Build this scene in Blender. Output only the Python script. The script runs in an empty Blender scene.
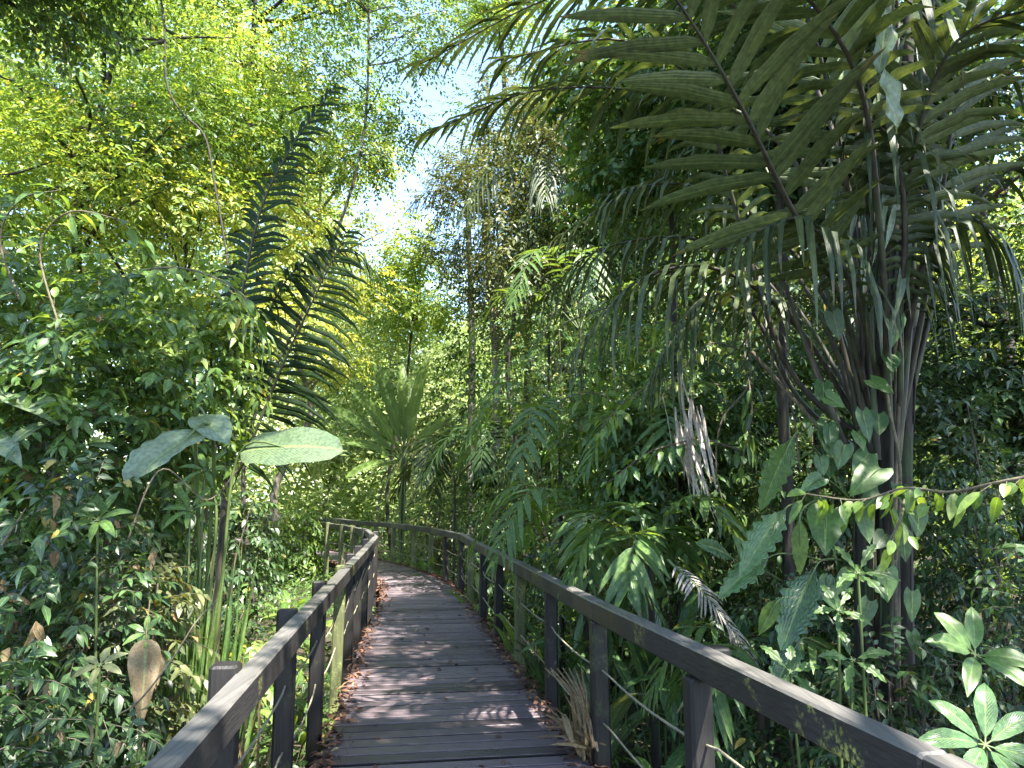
import bpy, math
import numpy as np
from math import radians, sin, cos, atan, pi

# ------------------------------------------------------------------ camera, sky, sun, exposure
scene = bpy.context.scene
COL = scene.collection
F = 740.0
PITCH = atan(113 / 740)
CAMZ = 1.67
camd = bpy.data.cameras.new("camera"); cam = bpy.data.objects.new("camera", camd); COL.objects.link(cam)
camd.sensor_width = 36; camd.lens = 740 * 36 / 1024; camd.clip_end = 2000; camd.clip_start = 0.05
cam.location = (0, 0, CAMZ); cam.rotation_euler = (radians(90) + PITCH, 0, 0)
scene.camera = cam

SUN_DIR = np.array([0.42, -0.52, 1.05]); SUN_DIR = SUN_DIR / np.linalg.norm(SUN_DIR)      # towards the sun
world = bpy.data.worlds.new("World"); scene.world = world; world.use_nodes = True
wn = world.node_tree.nodes; wl = world.node_tree.links
sky = wn.new("ShaderNodeTexSky"); sky.sky_type = 'NISHITA'; sky.sun_disc = False
sky.sun_elevation = math.asin(SUN_DIR[2]); sky.sun_rotation = math.atan2(SUN_DIR[0], SUN_DIR[1])
sky.air_density = 1.0; sky.dust_density = .7; sky.ozone_density = 2.0
bg = wn["Background"]; bg.inputs[1].default_value = 0.15
wl.new(sky.outputs[0], bg.inputs[0])
sund = bpy.data.lights.new("sun", 'SUN'); sun = bpy.data.objects.new("sun", sund); COL.objects.link(sun)
sund.energy = 5.0; sund.angle = radians(0.5); sund.color = (1.0, 0.95, 0.86)
from mathutils import Vector
sun.rotation_euler = Vector(SUN_DIR).to_track_quat('Z', 'Y').to_euler()
vs = scene.view_settings
vs.view_transform = 'Standard'; vs.look = 'None'; vs.gamma = 1; vs.use_curve_mapping = False
vs.exposure = 2.42
cy = scene.cycles
cy.max_bounces = 8; cy.diffuse_bounces = 4; cy.glossy_bounces = 2; cy.transmission_bounces = 5; cy.transparent_max_bounces = 4
cy.caustics_reflective = False; cy.caustics_refractive = False; cy.sample_clamp_indirect = 6
cy.use_denoising = True

# ------------------------------------------------------------------ small helpers
RNG = np.random.default_rng(7)
def P(px, py, d):
    x = (px - 512) / F; y = (384 - py) / F; c, s = cos(PITCH), sin(PITCH)
    dy = c - y * s; dz = s + y * c; t = d / dy
    return np.array([x * t, d, CAMZ + dz * t])
def nrm(a):
    return a / np.maximum(np.linalg.norm(a, axis=-1, keepdims=True), 1e-9)
def curve(pts, n):
    p = np.array(pts, float)
    if len(p) == 2: return p[0] + (p[1] - p[0]) * np.linspace(0, 1, n)[:, None]
    q = np.vstack([2 * p[0] - p[1], p, 2 * p[-1] - p[-2]])
    m = len(p) - 1; out = []
    for t in np.linspace(0, m, n):
        i = min(int(t), m - 1); u = t - i; a, b, c, d = q[i:i + 4]
        out.append(.5 * (2 * b + (c - a) * u + (2 * a - 5 * b + 4 * c - d) * u * u + (3 * b - a - 3 * c + d) * u ** 3))
    return np.array(out)

LEFT = [(-.55, -2.5), (-.68, -.5), (-.87, 1.83), (-1.26, 4.8), (-1.75, 8.5), (-2.53, 14.4), (-3.9, 18), (-6.0, 22), (-8.6, 26), (-12, 29.5), (-18, 33)]
RIGHT = [(1.9, -2.5), (1.52, -.5), (1.145, 1.83), (.6, 4.8), (-.1, 9), (-1.0, 14.3), (-2.0, 17.4), (-3.5, 20.3), (-6.3, 25), (-9.6, 29.5), (-17, 35)]
CEN = (np.array(LEFT) + np.array(RIGHT)) / 2
CC = np.vstack([CEN[i] + (CEN[i + 1] - CEN[i]) * np.linspace(0, 1, 12, endpoint=False)[:, None] for i in range(len(CEN) - 1)])
def pathdist(x, y):
    x = np.asarray(x, float); y = np.asarray(y, float); sh = x.shape; x = x.ravel(); y = y.ravel()
    d = np.full(x.shape, 1e9); s = np.zeros(x.shape)
    for (a, b) in CC:
        e = np.hypot(x - a, y - b); m = e < d; d[m] = e[m]; s[m] = np.sign(x[m] - a)
    return d.reshape(sh), s.reshape(sh)
def ground(x, y):
    d, s = pathdist(x, y)
    n = .12 * np.sin(x * 1.1 + y * .7) + .1 * np.sin(x * .45 - y * .8 + 2) + .06 * np.sin(x * 2.3 + y * 2.9)
    rise = np.where(s > 0, np.clip(d - 2.2, 0, 9) * .13, np.clip(d - 3, 0, 12) * .06)
    return -.75 + n * .8 + rise
def g1(x, y): return float(ground(np.array([x]), np.array([y]))[0])

class MB:
    """collects leaves, tubes and boxes of ONE mesh"""
    def __init__(s): s.v = []; s.f3 = []; s.f4 = []; s.uv3 = []; s.uv4 = []; s.r = []; s.m3 = []; s.m4 = []; s.n = 0; s.s3 = []; s.s4 = []
    def add(s, v, f, uv, r, mat=0, smooth=True):
        v = np.asarray(v, float).reshape(-1, 3); f = np.asarray(f, int)
        uv = np.asarray(uv, float).reshape(-1, 2)
        s.v.append(v); s.r.append(np.broadcast_to(np.asarray(r, float), (len(v),)))
        g = f + s.n; s.n += len(v)
        if f.shape[1] == 3: s.f3.append(g); s.uv3.append(uv[f]); s.m3.append(np.full(len(f), mat)); s.s3.append(np.full(len(f), smooth))
        else: s.f4.append(g); s.uv4.append(uv[f]); s.m4.append(np.full(len(f), mat)); s.s4.append(np.full(len(f), smooth))
    def build(s, name, mats, base=(0, 0, 0), parent=None, loc=None):
        me = bpy.data.meshes.new(name)
        if s.n:
            V = np.vstack(s.v) - np.asarray(base); R = np.concatenate(s.r)
            t3 = np.vstack(s.f3) if s.f3 else np.zeros((0, 3), int); t4 = np.vstack(s.f4) if s.f4 else np.zeros((0, 4), int)
            loops = np.concatenate([t3.ravel(), t4.ravel()])
            u3 = np.vstack([u.reshape(-1, 2) for u in s.uv3]) if s.uv3 else np.zeros((0, 2)); u4 = np.vstack([u.reshape(-1, 2) for u in s.uv4]) if s.uv4 else np.zeros((0, 2))
            me.vertices.add(len(V)); me.vertices.foreach_set("co", V.astype(np.float32).ravel())
            me.loops.add(len(loops)); me.loops.foreach_set("vertex_index", loops.astype(np.int32))
            nf = len(t3) + len(t4); st = np.concatenate([np.arange(len(t3)) * 3, len(t3) * 3 + np.arange(len(t4)) * 4])
            me.polygons.add(nf); me.polygons.foreach_set("loop_start", st.astype(np.int32))
            me.polygons.foreach_set("material_index", np.concatenate(s.m3 + s.m4).astype(np.int32))
            me.polygons.foreach_set("use_smooth", np.concatenate(s.s3 + s.s4).astype(bool))
            me.update(calc_edges=True)
            ul = me.uv_layers.new(name="UVMap"); ul.data.foreach_set("uv", np.vstack([u3, u4]).astype(np.float32).ravel())
            at = me.attributes.new("rnd", 'FLOAT', 'POINT'); at.data.foreach_set("value", R.astype(np.float32))
        for m in (mats if isinstance(mats, (list, tuple)) else [mats]): me.materials.append(m)
        o = bpy.data.objects.new(name, me); COL.objects.link(o)
        if parent is not None: o.parent = parent
        elif loc is not None: o.location = loc
        return o

BASES = {}
def thing(name, label, cat, base=(0, 0, 0), group=None):
    o = bpy.data.objects.new(name, None); COL.objects.link(o); o.location = tuple(base); o.empty_display_size = .1
    o['label'] = label; o['category'] = cat
    if group: o['group'] = group
    return o
def tag(o, label=None, cat=None, group=None, kind=None):
    if label: o['label'] = label
    if cat: o['category'] = cat
    if group: o['group'] = group
    if kind: o['kind'] = kind
    return o

# ------------------------------------------------------------------ geometry of leaves and stems
TV = {  # template: rows v, half widths w
 'diamond': None,
 'leaf': (np.array([0, .28, .62, 1.]), np.array([.12, 1., .8, .03])),
 'strip': (np.array([0, .12, .45, .78, 1.]), np.array([.35, .85, 1., .65, .04])),
 'oval': (np.array([0, .15, .4, .7, .9, 1.]), np.array([.1, .75, 1., .8, .38, .03])),
}
def leaves(mb, O, T, Nn, L, W, rnd, shape='leaf', bend=.15, grav=0., fold=.25, mat=0):
    O = np.asarray(O, float); n = len(O)
    if n == 0: return
    T = nrm(T); S = nrm(np.cross(T, Nn)); Nn = np.cross(S, T)
    L = np.broadcast_to(L, (n,))[:, None]; W = np.broadcast_to(W, (n,))[:, None] * .5
    grav = np.broadcast_to(grav, (n,))[:, None]; bend = np.broadcast_to(bend, (n,))[:, None]
    rnd = np.broadcast_to(rnd, (n,))
    if shape == 'diamond':
        mid = O + T * L * .45 - Nn * L * bend * .2
        tip = O + T * L - Nn * L * bend - np.array([0, 0, 1.]) * L * grav
        a = mid + S * W + Nn * W * fold; b = mid - S * W + Nn * W * fold
        V = np.stack([O, a, tip, b], 1)
        i = np.arange(n)[:, None] * 4
        f = np.concatenate([i + np.array([[0, 1, 2]]), i + np.array([[0, 2, 3]])])
        uv = np.tile(np.array([[.5, 0], [1, .45], [.5, 1], [0, .45]]), (n, 1))
        mb.add(V.reshape(-1, 3), f, uv, np.repeat(rnd, 4), mat, False); return
    tv, tw = TV[shape]; k = len(tv); rows = []
    for v, w in zip(tv, tw):
        g = grav * v * v
        c = O + T * L * v * (1 - .3 * np.minimum(g, 1.5)) - Nn * L * bend * v * v - np.array([0, 0, 1.]) * L * g
        ww = W * w
        rows += [c - S * ww + Nn * ww * fold, c, c + S * ww + Nn * ww * fold]
    V = np.stack(rows, 1); q = []
    for r in range(k - 1):
        b = r * 3; q += [[b, b + 1, b + 4, b + 3], [b + 1, b + 2, b + 5, b + 4]]
    f = (np.arange(n)[:, None, None] * (3 * k) + np.array(q)[None]).reshape(-1, 4)
    uv = np.array([[u, v] for v in tv for u in (0, .5, 1)])
    mb.add(V.reshape(-1, 3), f, np.tile(uv, (n, 1)), np.repeat(rnd, 3 * k), mat, True)

def tube(mb, pts, rad, sides=6, mat=0, rnd=.5, n=None, cap=False):
    p = np.array(pts, float) if n is None else curve(pts, n)
    k = len(p); rad = np.interp(np.linspace(0, 1, k), np.linspace(0, 1, len(np.atleast_1d(rad))), np.atleast_1d(rad))
    T = nrm(np.gradient(p, axis=0)); ref = np.array([0, 0, 1.]) if abs(T[:, 2]).mean() < .8 else np.array([1., 0, 0])
    A = nrm(np.cross(T, ref)); B = np.cross(T, A)
    an = np.linspace(0, 2 * pi, sides, endpoint=False)
    V = p[:, None] + rad[:, None, None] * (np.cos(an)[None, :, None] * A[:, None] + np.sin(an)[None, :, None] * B[:, None])
    ln = np.concatenate([[0], np.cumsum(np.linalg.norm(np.diff(p, axis=0), axis=1))])
    uv = np.stack(np.broadcast_arrays(an[None] / (2 * pi), ln[:, None]), -1)
    i = np.arange(k - 1)[:, None]; j = np.arange(sides)[None]; jn = (j + 1) % sides
    f = np.stack([i * sides + j, i * sides + jn, (i + 1) * sides + jn, (i + 1) * sides + j], -1).reshape(-1, 4)
    mb.add(V.reshape(-1, 3), f, uv.reshape(-1, 2), rnd, mat, True)

def box(mb, a, b, w, h, mat=0, rnd=.5, bev=.008, up=(0, 0, 1), topmat=None):
    """a beam from a to b, w wide, h high, with chamfered long edges"""
    a = np.array(a, float); b = np.array(b, float); T = nrm(b - a); S = nrm(np.cross(T, up)); U = np.cross(S, T)
    x = w / 2; y = h / 2; c = bev
    pr = [(-x + c, -y), (x - c, -y), (x, -y + c), (x, y - c), (x - c, y), (-x + c, y), (-x, y - c), (-x, -y + c)]
    pr2 = [(p * (1 - 2 * c / w), q * (1 - 2 * c / h)) for p, q in pr]
    rings = []
    L = np.linalg.norm(b - a)
    for (t, pp) in ((0, pr2), (c, pr), (L - c, pr), (L, pr2)):
        rings += [a + T * t + S * p + U * q for p, q in pp]
    f = []
    for r in range(3):
        for j in range(8): f.append([r * 8 + j, r * 8 + (j + 1) % 8, (r + 1) * 8 + (j + 1) % 8, (r + 1) * 8 + j])
    uv = [(j / 8, t) for t in (0, .1, L, L + .1) for j in range(8)]
    if topmat is None: mb.add(rings, f, uv, rnd, mat, False)
    else:
        ft = [q for i, q in enumerate(f) if i % 8 in (3, 4, 5)]; fo = [q for i, q in enumerate(f) if i % 8 not in (3, 4, 5)]
        mb.add(rings, fo, uv, rnd, mat, False); mb.add(rings, ft, uv, rnd, topmat, False)
    for r in (0, 3):
        idx = [r * 8 + j for j in range(8)]
        q = np.array([rings[i] for i in idx]); mb.add(q, [[0, 1, 2, 3], [0, 3, 4, 7], [4, 5, 6, 7]], [(0, 0)] * 8, rnd, mat, False)

def sprays(mb, O, D, Ls, nl, Lf, Wf, rng, droop=.25, jit=.35, shape='leaf', mat=0, rbase=None, rspread=.25, fold=.2, twig=None, bend=.15, grav=.1):
    """leafy twigs: alternate leaves along a drooping axis"""
    N = len(O); D = nrm(D)
    Ls = np.broadcast_to(Ls, (N,))
    t = np.linspace(.12, 1, nl)[None, :, None]
    z = np.array([0, 0, 1.])
    pos = O[:, None] + D[:, None] * Ls[:, None, None] * t - z * droop * Ls[:, None, None] * t ** 2
    tan = nrm(D[:, None] - z * 2 * droop * t)
    up = nrm(z + rng.normal(0, .25, (N, 1, 3)))
    side = nrm(np.cross(tan, np.broadcast_to(up, tan.shape)))
    sg = np.where(np.arange(nl) % 2 == 0, 1., -1.)[None, :, None]; sg[:, -1] = 0
    ld = tan * .55 + side * sg * .85 + rng.normal(0, .2, (N, nl, 3)) - z * grav
    nn = nrm(np.cross(side, tan)); nn = nn * np.where(nn[..., 2:] < 0, -1, 1) + rng.normal(0, jit, (N, nl, 3))
    sc = rng.uniform(.65, 1.15, (N, nl)) * rng.uniform(.8, 1.15, (N, 1))
    rb = rng.uniform(0, 1, N) if rbase is None else rbase
    r = np.clip(rb[:, None] + rng.normal(0, rspread, (N, nl)) * .6, 0.0, .96)
    r = np.where(rng.random((N, nl)) < .012, .995, r)
    leaves(mb, pos.reshape(-1, 3), ld.reshape(-1, 3), nn.reshape(-1, 3), (Lf * sc).ravel(), (Wf * sc).ravel(), r.ravel(), shape, bend, grav, fold, mat)
    if twig is not None:
        tp = np.concatenate([O[:, None], pos[:, [nl // 2, -1]]], 1)
        w = twig
        A = nrm(np.cross(tp[:, -1] - tp[:, 0], z) + 1e-6) * w; B = np.broadcast_to(z * w, A.shape)
        V = []
        for k, s in enumerate((1, .7, .3)):
            V += [tp[:, k] + A * s, tp[:, k] - A * .5 * s + B * .87 * s, tp[:, k] - A * .5 * s - B * .87 * s]
        V = np.stack(V, 1); q = []
        for k in range(2):
            for j in range(3): q.append([k * 3 + j, k * 3 + (j + 1) % 3, k * 3 + 3 + (j + 1) % 3, k * 3 + 3 + j])
        f = (np.arange(N)[:, None, None] * 9 + np.array(q)[None]).reshape(-1, 4)
        mb.add(V.reshape(-1, 3), f, np.zeros((N * 9, 2)), .5, mat + 1, True)

def bigleaf(mb, base, tip, width, normal=(0, 0, 1), shape='lance', sag=.15, fold=.2, notch=0., lobes=9, wave=.03, rnd=.5, mat=0, rows=None, cols=4, rng=RNG, curl=0.):
    base = np.array(base, float); tip = np.array(tip, float); T = tip - base; L = np.linalg.norm(T); T = T / L
    S = nrm(np.cross(T, np.array(normal, float))); N = np.cross(S, T)
    R = rows or (14 if notch == 0 else lobes * 9 + 1)
    v = np.linspace(0, 1, R)
    if shape == 'lance': w = np.interp(v, [0, .05, .2, .45, .7, .88, 1], [.04, .3, .78, 1, .8, .4, .02])
    elif shape == 'heart': w = np.interp(v, [0, .06, .22, .45, .7, .88, 1], [.55, .85, 1, .9, .6, .27, .02])
    elif shape == 'oblong': w = np.interp(v, [0, .04, .12, .4, .75, .93, 1], [.05, .4, .8, 1, .9, .5, .05])
    else: w = np.interp(v, [0, .05, .13, .25, .5, .78, 1], [.35, .8, .97, 1, .78, .34, .03])     # kite
    if notch: w = w * (1 - notch * (.5 + .5 * np.cos(2 * pi * v * lobes + 1.2 * np.sin(v * 9))) ** 1.4 * np.clip(np.minimum(v * 6, (1 - v) * 6), 0, 1))
    us = np.linspace(-1, 1, 2 * cols + 1)
    ph = rng.uniform(0, 6)
    V = []; uv = []
    for i, vv in enumerate(v):
        c = base + T * L * vv + np.array([0, 0, 1.]) * L * sag * (4 * vv * (1 - vv)) - N * curl * L * vv * vv
        for u in us:
            au = abs(u); back = .16 * au ** 1.5 * (1 - vv) ** 3 * (shape == 'heart') - .12 * au * (notch > 0)
            p = c + S * u * width * .5 * w[i] + N * (au * fold * width * .5 * w[i] - .25 * fold * au ** 3 * width * w[i])
            p = p + N * wave * (.5 if notch else 1) * width * sin(vv * 14 + ph + u * 2) * au - T * L * back
            V.append(p); uv.append((.5 + u / 2, vv))
    k = len(us); f = [[i * k + j, i * k + j + 1, (i + 1) * k + j + 1, (i + 1) * k + j] for i in range(R - 1) for j in range(k - 1)]
    mb.add(V, f, uv, rnd, mat, True)

def frond_mesh(pts, n, L, W, rng, a0=75, a1=25, droop=.35, vee=.15, start=.22, mat=0, rnd=(.3, .7), up=(0, 0, 1), jit=.06, both=True, taper0=.55, shape='strip', missing=0., grp=0):
    """leaflets of a pinnate frond along a rachis"""
    mb = MB()
    C = curve(pts, 80); ln = np.concatenate([[0], np.cumsum(np.linalg.norm(np.diff(C, axis=0), axis=1))]); ln /= ln[-1]
    T0 = nrm(np.gradient(C, axis=0))
    sides = (1, -1) if both else (1,)
    for sd in sides:
        u = np.linspace(0, 1, n) + rng.normal(0, .15 / n, n)
        if grp: u = u + .35 / n * np.sin(np.arange(n) * 2 * pi / grp)
        u = np.clip(u, 0, 1)
        s = start + (1 - start) * u
        pos = np.stack([np.interp(s, ln, C[:, k]) for k in range(3)], 1); T = nrm(np.stack([np.interp(s, ln, T0[:, k]) for k in range(3)], 1))
        S = nrm(np.cross(T, np.array(up, float))) * sd; N = np.cross(S, T) * sd
        a = np.radians(a0 + (a1 - a0) * u + rng.normal(0, 5.5, n))
        d = T * np.cos(a)[:, None] + S * np.sin(a)[:, None] + N * vee + rng.normal(0, jit, (n, 3))
        l = L * np.interp(u, [0, .12, .35, .7, .92, 1], [taper0, .82, 1, .85, .5, .38]) * np.where(rng.random(n) < .12, rng.uniform(.45, .85, n), rng.uniform(.88, 1.08, n))
        keep = rng.random(n) >= missing + .04
        leaves(mb, pos[keep], d[keep], (N + rng.normal(0, .12, (n, 3)))[keep], l[keep], (W * np.interp(u, [0, .3, 1], [.7, 1, .6]))[keep],
               np.clip(rng.uniform(rnd[0], rnd[1], n), 0, 1)[keep], shape, .06, (droop * rng.uniform(.6, 1.4, n))[keep], .32, mat)
    return mb

# ------------------------------------------------------------------ materials
def newmat(name):
    m = bpy.data.materials.new(name); m.use_nodes = True; nt = m.node_tree
    return m, nt, nt.nodes, nt.links, nt.nodes["Principled BSDF"]
def ramp(nodes, stops):
    r = nodes.new("ShaderNodeValToRGB"); e = r.color_ramp.elements
    while len(e) < len(stops): e.new(.5)
    for i, (p, c) in enumerate(stops): e[i].position = p; e[i].color = (*c, 1)
    return r
def leafmat(name, cols, rough=.42, trans=.38, tint=(1.5, 1.25, .5), spec=.5, veins=0., odd=(.30, .24, .05), scale=3., midrib=.6, streak=0., tips=0., vb=.55):
    m, nt, N, Lk, bs = newmat(name)
    def ds(c, k=.07):
        l = .3 * c[0] + .6 * c[1] + .1 * c[2]; return tuple(v + (l - v) * k for v in c)
    cols = [ds(c) for c in cols]
    at = N.new("ShaderNodeAttribute"); at.attribute_name = "rnd"
    r = ramp(N, [(i / (len(cols) - 1) * .96, c) for i, c in enumerate(cols)] + [(.985, odd)])
    tc = N.new("ShaderNodeTexCoord")
    nz = N.new("ShaderNodeTexNoise"); nz.inputs["Scale"].default_value = scale; nz.inputs["Detail"].default_value = 3
    Lk.new(tc.outputs["Object"], nz.inputs["Vector"])
    ad = N.new("ShaderNodeMath"); ad.operation = 'MULTIPLY_ADD'; ad.inputs[1].default_value = .5; ad.inputs[2].default_value = -.25
    Lk.new(nz.outputs["Fac"], ad.inputs[0])
    sm = N.new("ShaderNodeMath"); sm.operation = 'ADD'; Lk.new(at.outputs["Fac"], sm.inputs[0]); Lk.new(ad.outputs[0], sm.inputs[1])
    # dead leaves keep their value
    gt = N.new("ShaderNodeMath"); gt.operation = 'GREATER_THAN'; gt.inputs[1].default_value = .98; Lk.new(at.outputs["Fac"], gt.inputs[0])
    mn = N.new("ShaderNodeMath"); mn.operation = 'MINIMUM'; mn.inputs[1].default_value = .955; Lk.new(sm.outputs[0], mn.inputs[0])
    mx = N.new("ShaderNodeMath"); mx.operation = 'MAXIMUM'; Lk.new(mn.outputs[0], mx.inputs[0]); Lk.new(gt.outputs[0], mx.inputs[1])
    Lk.new(mx.outputs[0], r.inputs[0]); colr = r.outputs[0]
    uv = N.new("ShaderNodeSeparateXYZ"); Lk.new(tc.outputs["UV"], uv.inputs[0])
    if midrib:
        a = N.new("ShaderNodeMath"); a.operation = 'SUBTRACT'; a.inputs[1].default_value = .5; Lk.new(uv.outputs[0], a.inputs[0])
        b = N.new("ShaderNodeMath"); b.operation = 'ABSOLUTE'; Lk.new(a.outputs[0], b.inputs[0])
        c = N.new("ShaderNodeMath"); c.operation = 'LESS_THAN'; c.inputs[1].default_value = .035; Lk.new(b.outputs[0], c.inputs[0])
        c2 = N.new("ShaderNodeMath"); c2.operation = 'MULTIPLY'; c2.inputs[1].default_value = midrib; Lk.new(c.outputs[0], c2.inputs[0])
        mxr = N.new("ShaderNodeMixRGB"); mxr.blend_type = 'MIX'; Lk.new(c2.outputs[0], mxr.inputs[0]); Lk.new(colr, mxr.inputs[1]); mxr.inputs[2].default_value = (.22, .30, .10, 1)
        colr = mxr.outputs[0]
        if veins:
            w = N.new("ShaderNodeMath"); w.operation = 'MULTIPLY_ADD'; w.inputs[1].default_value = -.7; Lk.new(b.outputs[0], w.inputs[0]); Lk.new(uv.outputs[1], w.inputs[2])
            w2 = N.new("ShaderNodeMath"); w2.operation = 'MULTIPLY'; w2.inputs[1].default_value = veins * 2 * pi; Lk.new(w.outputs[0], w2.inputs[0])
            w3 = N.new("ShaderNodeMath"); w3.operation = 'SINE'; Lk.new(w2.outputs[0], w3.inputs[0])
            bp = N.new("ShaderNodeBump"); bp.inputs["Strength"].default_value = vb; bp.inputs["Distance"].default_value = .02
            Lk.new(w3.outputs[0], bp.inputs["Height"]); Lk.new(bp.outputs[0], bs.inputs["Normal"])
            w4 = N.new("ShaderNodeMath"); w4.operation = 'GREATER_THAN'; w4.inputs[1].default_value = .93; Lk.new(w3.outputs[0], w4.inputs[0])
            w5 = N.new("ShaderNodeMath"); w5.operation = 'MULTIPLY'; w5.inputs[1].default_value = .3; Lk.new(w4.outputs[0], w5.inputs[0])
            mv = N.new("ShaderNodeMixRGB"); Lk.new(w5.outputs[0], mv.inputs[0]); Lk.new(colr, mv.inputs[1]); mv.inputs[2].default_value = (.16, .24, .07, 1); colr = mv.outputs[0]
    if streak:
        s1 = N.new("ShaderNodeMath"); s1.operation = 'MULTIPLY'; s1.inputs[1].default_value = streak; Lk.new(uv.outputs[0], s1.inputs[0])
        s2 = N.new("ShaderNodeMath"); s2.operation = 'SINE'; Lk.new(s1.outputs[0], s2.inputs[0])
        bp = N.new("ShaderNodeBump"); bp.inputs["Strength"].default_value = .22; bp.inputs["Distance"].default_value = .003
        Lk.new(s2.outputs[0], bp.inputs["Height"]); Lk.new(bp.outputs[0], bs.inputs["Normal"])
    if tips:
        n5 = N.new("ShaderNodeTexNoise"); n5.inputs["Scale"].default_value = 5; Lk.new(tc.outputs["Object"], n5.inputs["Vector"])
        t1 = N.new("ShaderNodeMath"); t1.operation = 'MULTIPLY_ADD'; t1.inputs[1].default_value = 1.0; Lk.new(n5.outputs["Fac"], t1.inputs[0]); Lk.new(uv.outputs[1], t1.inputs[2])
        t2 = ramp(N, [(.0, (0, 0, 0)), (.01, (0, 0, 0)), (.06, (tips, tips, tips))]); t3 = N.new("ShaderNodeMath"); t3.operation = 'SUBTRACT'; t3.inputs[1].default_value = 1.44
        Lk.new(t1.outputs[0], t3.inputs[0]); Lk.new(t3.outputs[0], t2.inputs[0])
        t4 = N.new("ShaderNodeMixRGB"); Lk.new(t2.outputs[0], t4.inputs[0]); Lk.new(colr, t4.inputs[1]); t4.inputs[2].default_value = (.20, .14, .07, 1); colr = t4.outputs[0]
    # grime and lichen flecks on the leaf surface
    n2 = N.new("ShaderNodeTexNoise"); n2.inputs["Scale"].default_value = scale * 14; n2.inputs["Detail"].default_value = 4; Lk.new(tc.outputs["Object"], n2.inputs["Vector"])
    r2 = ramp(N, [(.35, (.72, .72, .72)), (.62, (1.18, 1.15, 1.1))]); Lk.new(n2.outputs["Fac"], r2.inputs[0])
    mu = N.new("ShaderNodeMixRGB"); mu.blend_type = 'MULTIPLY'; mu.inputs[0].default_value = 1; Lk.new(colr, mu.inputs[1]); Lk.new(r2.outputs[0], mu.inputs[2]); colr = mu.outputs[0]
    Lk.new(colr, bs.inputs["Base Color"]); bs.inputs["Roughness"].default_value = rough; bs.inputs["Specular IOR Level"].default_value = spec
    tr = N.new("ShaderNodeBsdfTranslucent"); tm = N.new("ShaderNodeMixRGB"); tm.blend_type = 'MULTIPLY'; tm.inputs[0].default_value = 1
    Lk.new(colr, tm.inputs[1]); tm.inputs[2].default_value = (*[t * 1.7 for t in tint], 1); Lk.new(tm.outputs[0], tr.inputs[0])
    mix = N.new("ShaderNodeMixShader"); mix.inputs[0].default_value = trans
    Lk.new(bs.outputs[0], mix.inputs[1]); Lk.new(tr.outputs[0], mix.inputs[2]); Lk.new(mix.outputs[0], N["Material Output"].inputs[0])
    return m
def barkmat(name, c1, c2, moss=None, rough=.85, scale=(14, 14, 3), bump=.6):
    m, nt, N, Lk, bs = newmat(name)
    tc = N.new("ShaderNodeTexCoord"); mp = N.new("ShaderNodeMapping"); mp.inputs["Scale"].default_value = scale; Lk.new(tc.outputs["Object"], mp.inputs[0])
    nz = N.new("ShaderNodeTexNoise"); nz.inputs["Scale"].default_value = 1.6; nz.inputs["Detail"].default_value = 6; Lk.new(mp.outputs[0], nz.inputs["Vector"])
    r = ramp(N, [(.3, c1), (.7, c2)]); Lk.new(nz.outputs["Fac"], r.inputs[0]); col = r.outputs[0]
    if moss:
        n2 = N.new("ShaderNodeTexNoise"); n2.inputs["Scale"].default_value = 3.2; n2.inputs["Detail"].default_value = 5; Lk.new(tc.outputs["Object"], n2.inputs["Vector"])
        r2 = ramp(N, [(.52, (0, 0, 0)), (.62, (1, 1, 1))]); Lk.new(n2.outputs["Fac"], r2.inputs[0])
        mx = N.new("ShaderNodeMixRGB"); Lk.new(r2.outputs[0], mx.inputs[0]); Lk.new(col, mx.inputs[1]); mx.inputs[2].default_value = (*moss, 1); col = mx.outputs[0]
    Lk.new(col, bs.inputs["Base Color"]); bs.inputs["Roughness"].default_value = rough
    bp = N.new("ShaderNodeBump"); bp.inputs["Strength"].default_value = bump; bp.inputs["Distance"].default_value = .02; Lk.new(nz.outputs["Fac"], bp.inputs["Height"]); Lk.new(bp.outputs[0], bs.inputs["Normal"])
    return m

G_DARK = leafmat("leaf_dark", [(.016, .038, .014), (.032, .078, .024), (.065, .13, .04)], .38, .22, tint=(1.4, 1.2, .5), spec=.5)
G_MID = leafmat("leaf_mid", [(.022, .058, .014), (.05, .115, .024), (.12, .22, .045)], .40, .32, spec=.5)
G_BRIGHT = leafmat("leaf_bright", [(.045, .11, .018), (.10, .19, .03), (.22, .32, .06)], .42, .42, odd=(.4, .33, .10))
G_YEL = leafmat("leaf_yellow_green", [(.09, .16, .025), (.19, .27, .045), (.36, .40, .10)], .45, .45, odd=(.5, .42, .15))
G_FAR = leafmat("leaf_far_hazy", [(.12, .18, .06), (.26, .32, .12), (.46, .48, .25)], .6, .38, tint=(1.05, 1.15, .7), spec=.3, odd=(.4, .36, .16))  # paleness of sun and slight haze mixed into the far leaf colours
G_OLIVE = leafmat("leaf_olive", [(.04, .062, .022), (.085, .11, .038), (.17, .19, .075)], .42, .3, odd=(.25, .17, .08))
G_GLOSS = leafmat("leaf_glossy", [(.020, .055, .020), (.04, .10, .032), (.075, .16, .05)], .27, .2, veins=14, scale=4, spec=.55, vb=.22)
G_BANANA = leafmat("leaf_broad_grey", [(.05, .09, .04), (.09, .14, .07), (.17, .23, .13)], .26, .22, veins=24, scale=3, spec=.6, vb=.16)
G_NEST = leafmat("leaf_nest", [(.05, .11, .02), (.09, .17, .03), (.17, .26, .05)], .4, .3, veins=18, scale=3)
G_PALM = leafmat("palm_leaflet", [(.028, .046, .018), (.055, .08, .028), (.10, .13, .046)], .42, .2, tint=(1.3, 1.25, .55), midrib=.22, streak=34, scale=2.5, spec=.4, tips=.5)
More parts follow.
